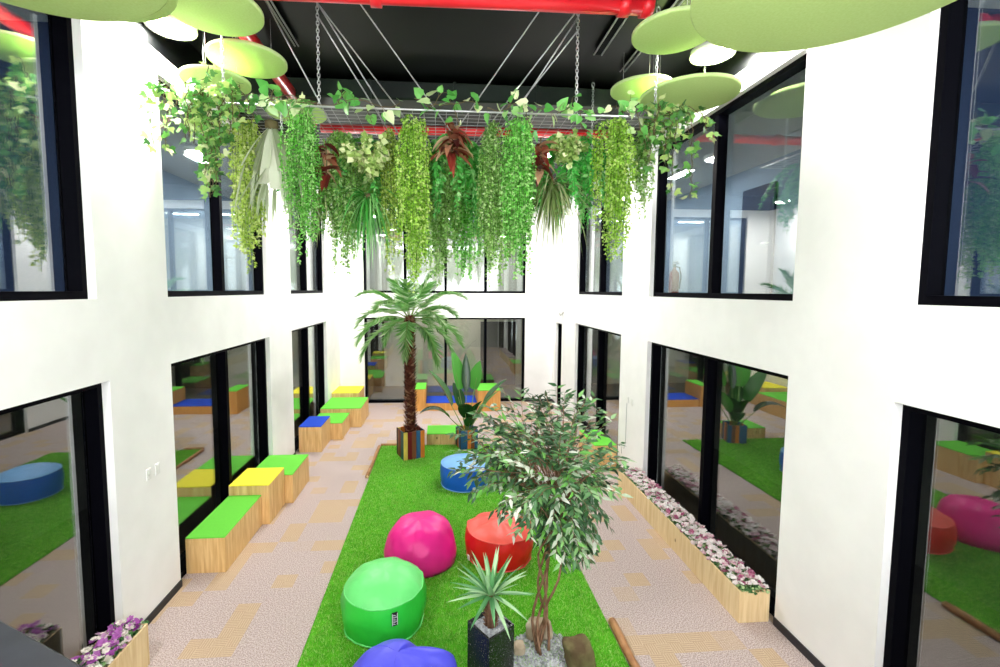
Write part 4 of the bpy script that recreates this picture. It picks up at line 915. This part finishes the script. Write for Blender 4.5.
# ------------------------------------------------------------------ small wall things
def outlet(label, loc, side, n=1):
    t = thing('wall_socket', label, 'socket', loc); s = 1 if side == 'left' else -1; b = MB()
    b.cbox(*sorted((0, s * .012)), -.037, .037, -.06, .06, .003); b.build('cover_plate', M['plastic_white'], t)
    for z in (-.026, .026):
        b = MB(); b.cbox(*sorted((s * .011, s * .016)), -.018, .018, z - .018, z + .018, .003); q = b.build('outlet_face', M['plastic_white'], t)
outlet('white wall switch on the left pillar, nearer of the two', (XL, 4.87, 1.56), 'left'); outlet('white wall switch on the left pillar, further of the two', (XL, 5.02, 1.56), 'left')
outlet('white wall switch on the right pillar, further one with the cord below', (XR, 8.17, 1.46), 'right'); outlet('white wall switch on the right pillar, nearer of the two', (XR, 7.98, 1.46), 'right')
b = MB(); b.tube([(-.008, 0, .0), (-.012, .0, -.3), (-.01, .01, -.75), (-.05, -.03, -.86), (-.12, -.06, -.80), (-.10, -.04, -.95)], .005, 6); c = b.build('power_cord', M['plastic_grey'], None, (XR - .012, 8.17, 1.40)); tag(c, 'thin grey cord hanging down from a switch on the right pillar', 'cord')
t = thing('security_camera', 'small white dome camera high on the right wall near the far corner', 'camera', (XR, 12.85, 2.86))
b = MB(); b.cbox(-.10, 0, -.07, .07, .02, .10, .008); b.build('bracket', M['plastic_white'], t)
b = MB(); b.lathe([(0, -.06), (.03, -.055), (.055, -.03), (.062, .0), (.062, .02)], 20, c=(-.07, 0, .0)); b.build('dome', M['plastic_white'], t)
b = MB(); b.lathe([(0, -.075), (.02, -.07), (.025, -.058), (.025, -.05)], 16, c=(-.07, 0, .0)); b.build('lens', M['dark_lens'], t)
t = thing('fire_extinguisher', 'red fire extinguisher standing behind the upper right window', 'fire extinguisher', (3.98, 7.55, 3.36))
b = MB(); b.lathe([(.0, 0), (.075, .0), (.08, .02), (.08, .40), (.07, .46), (.03, .50), (.025, .54), (0, .54)], 24, cap=False); b.build('cylinder_body', M['ext_red'], t)
b = MB(); b.cbox(-.02, .02, -.02, .02, .54, .59, .004); b.cbox(-.012, .012, -.12, .03, .59, .605, .003); b.cbox(-.012, .012, -.10, .03, .625, .64, .003); b.build('valve_handle', M['black_rubber'], t)
b = MB(); b.tube([(.02, 0, .56), (.09, 0, .54), (.12, 0, .40), (.10, 0, .18)], .010, 8); b.build('hose', M['black_rubber'], t)

# stair landing with its hand rail, under and before the photographer
b = MB(); b.box(XL + .02, XR - .02, YN, .62, 1.72, 1.90); struct(b.build('floor_landing', M['concrete']))
b = MB(); b.box(XL + .02, XR - .02, .42, .58, 0, 1.72); struct(b.build('wall_front_sky_block', M['concrete']))  # added wall keeping the bright open rear out of the back window reflection
E0, E1 = (-.30, .713), (-2.9, 2.05)
t = thing('hand_rail', 'dark slate painted hand rail at the bottom left corner', 'rail', (E0[0], E0[1], 1.90)); d = Vector((E1[0] - E0[0], E1[1] - E0[1], 0)); L = d.length; a = math.atan2(d.y, d.x); t.rotation_euler = (0, 0, a)
RZ = .83
b = MB(); b.cbox(-.1, L, .0, .26, RZ - .07, RZ, .006); b.build('top_rail', M['rail'], t)
b = MB(); b.cbox(.0, .06, .14, .20, 0.0, RZ - .07, .004); b.build('post', M['rail'], t)

# ------------------------------------------------------------------ light, camera
W = bpy.data.worlds.new('World'); S.world = W; W.use_nodes = True
W.node_tree.nodes['Background'].inputs[0].default_value = (.95, .98, 1, 1); W.node_tree.nodes['Background'].inputs[1].default_value = 2.4
cam = bpy.data.cameras.new('Camera'); co = bpy.data.objects.new('Camera', cam); COL.objects.link(co); S.camera = co
F_, CXP, CYP, PITCH, YAW, ROLL = 455.0, 474.37, 324.75, .0759, .0736, .0045
cam.sensor_width = 36; cam.sensor_fit = 'HORIZONTAL'; cam.lens = F_ * 36 / 1000; cam.clip_start = .05
cam.shift_x = (500 - CXP) / 1000; cam.shift_y = (CYP - 333.5) / 1000
fw = Vector((math.sin(YAW) * math.cos(PITCH), math.cos(YAW) * math.cos(PITCH), -math.sin(PITCH))); r = Vector((math.cos(YAW), -math.sin(YAW), 0)); u = r.cross(fw)
r2 = r * math.cos(ROLL) + u * math.sin(ROLL); u2 = -r * math.sin(ROLL) + u * math.cos(ROLL)
co.matrix_world = Matrix(((r2.x, u2.x, -fw.x, 0), (r2.y, u2.y, -fw.y, 0), (r2.z, u2.z, -fw.z, 3.5), (0, 0, 0, 1)))
vs = S.view_settings; vs.view_transform = 'Standard'; vs.look = 'None'; vs.gamma = 1; vs.use_curve_mapping = False; vs.exposure = 1.72
S.cycles.max_bounces = 10; S.cycles.transparent_max_bounces = 16; S.cycles.glossy_bounces = 4; S.cycles.diffuse_bounces = 5; S.cycles.sample_clamp_indirect = 6; S.cycles.caustics_reflective = False
S.cycles.use_denoising = True
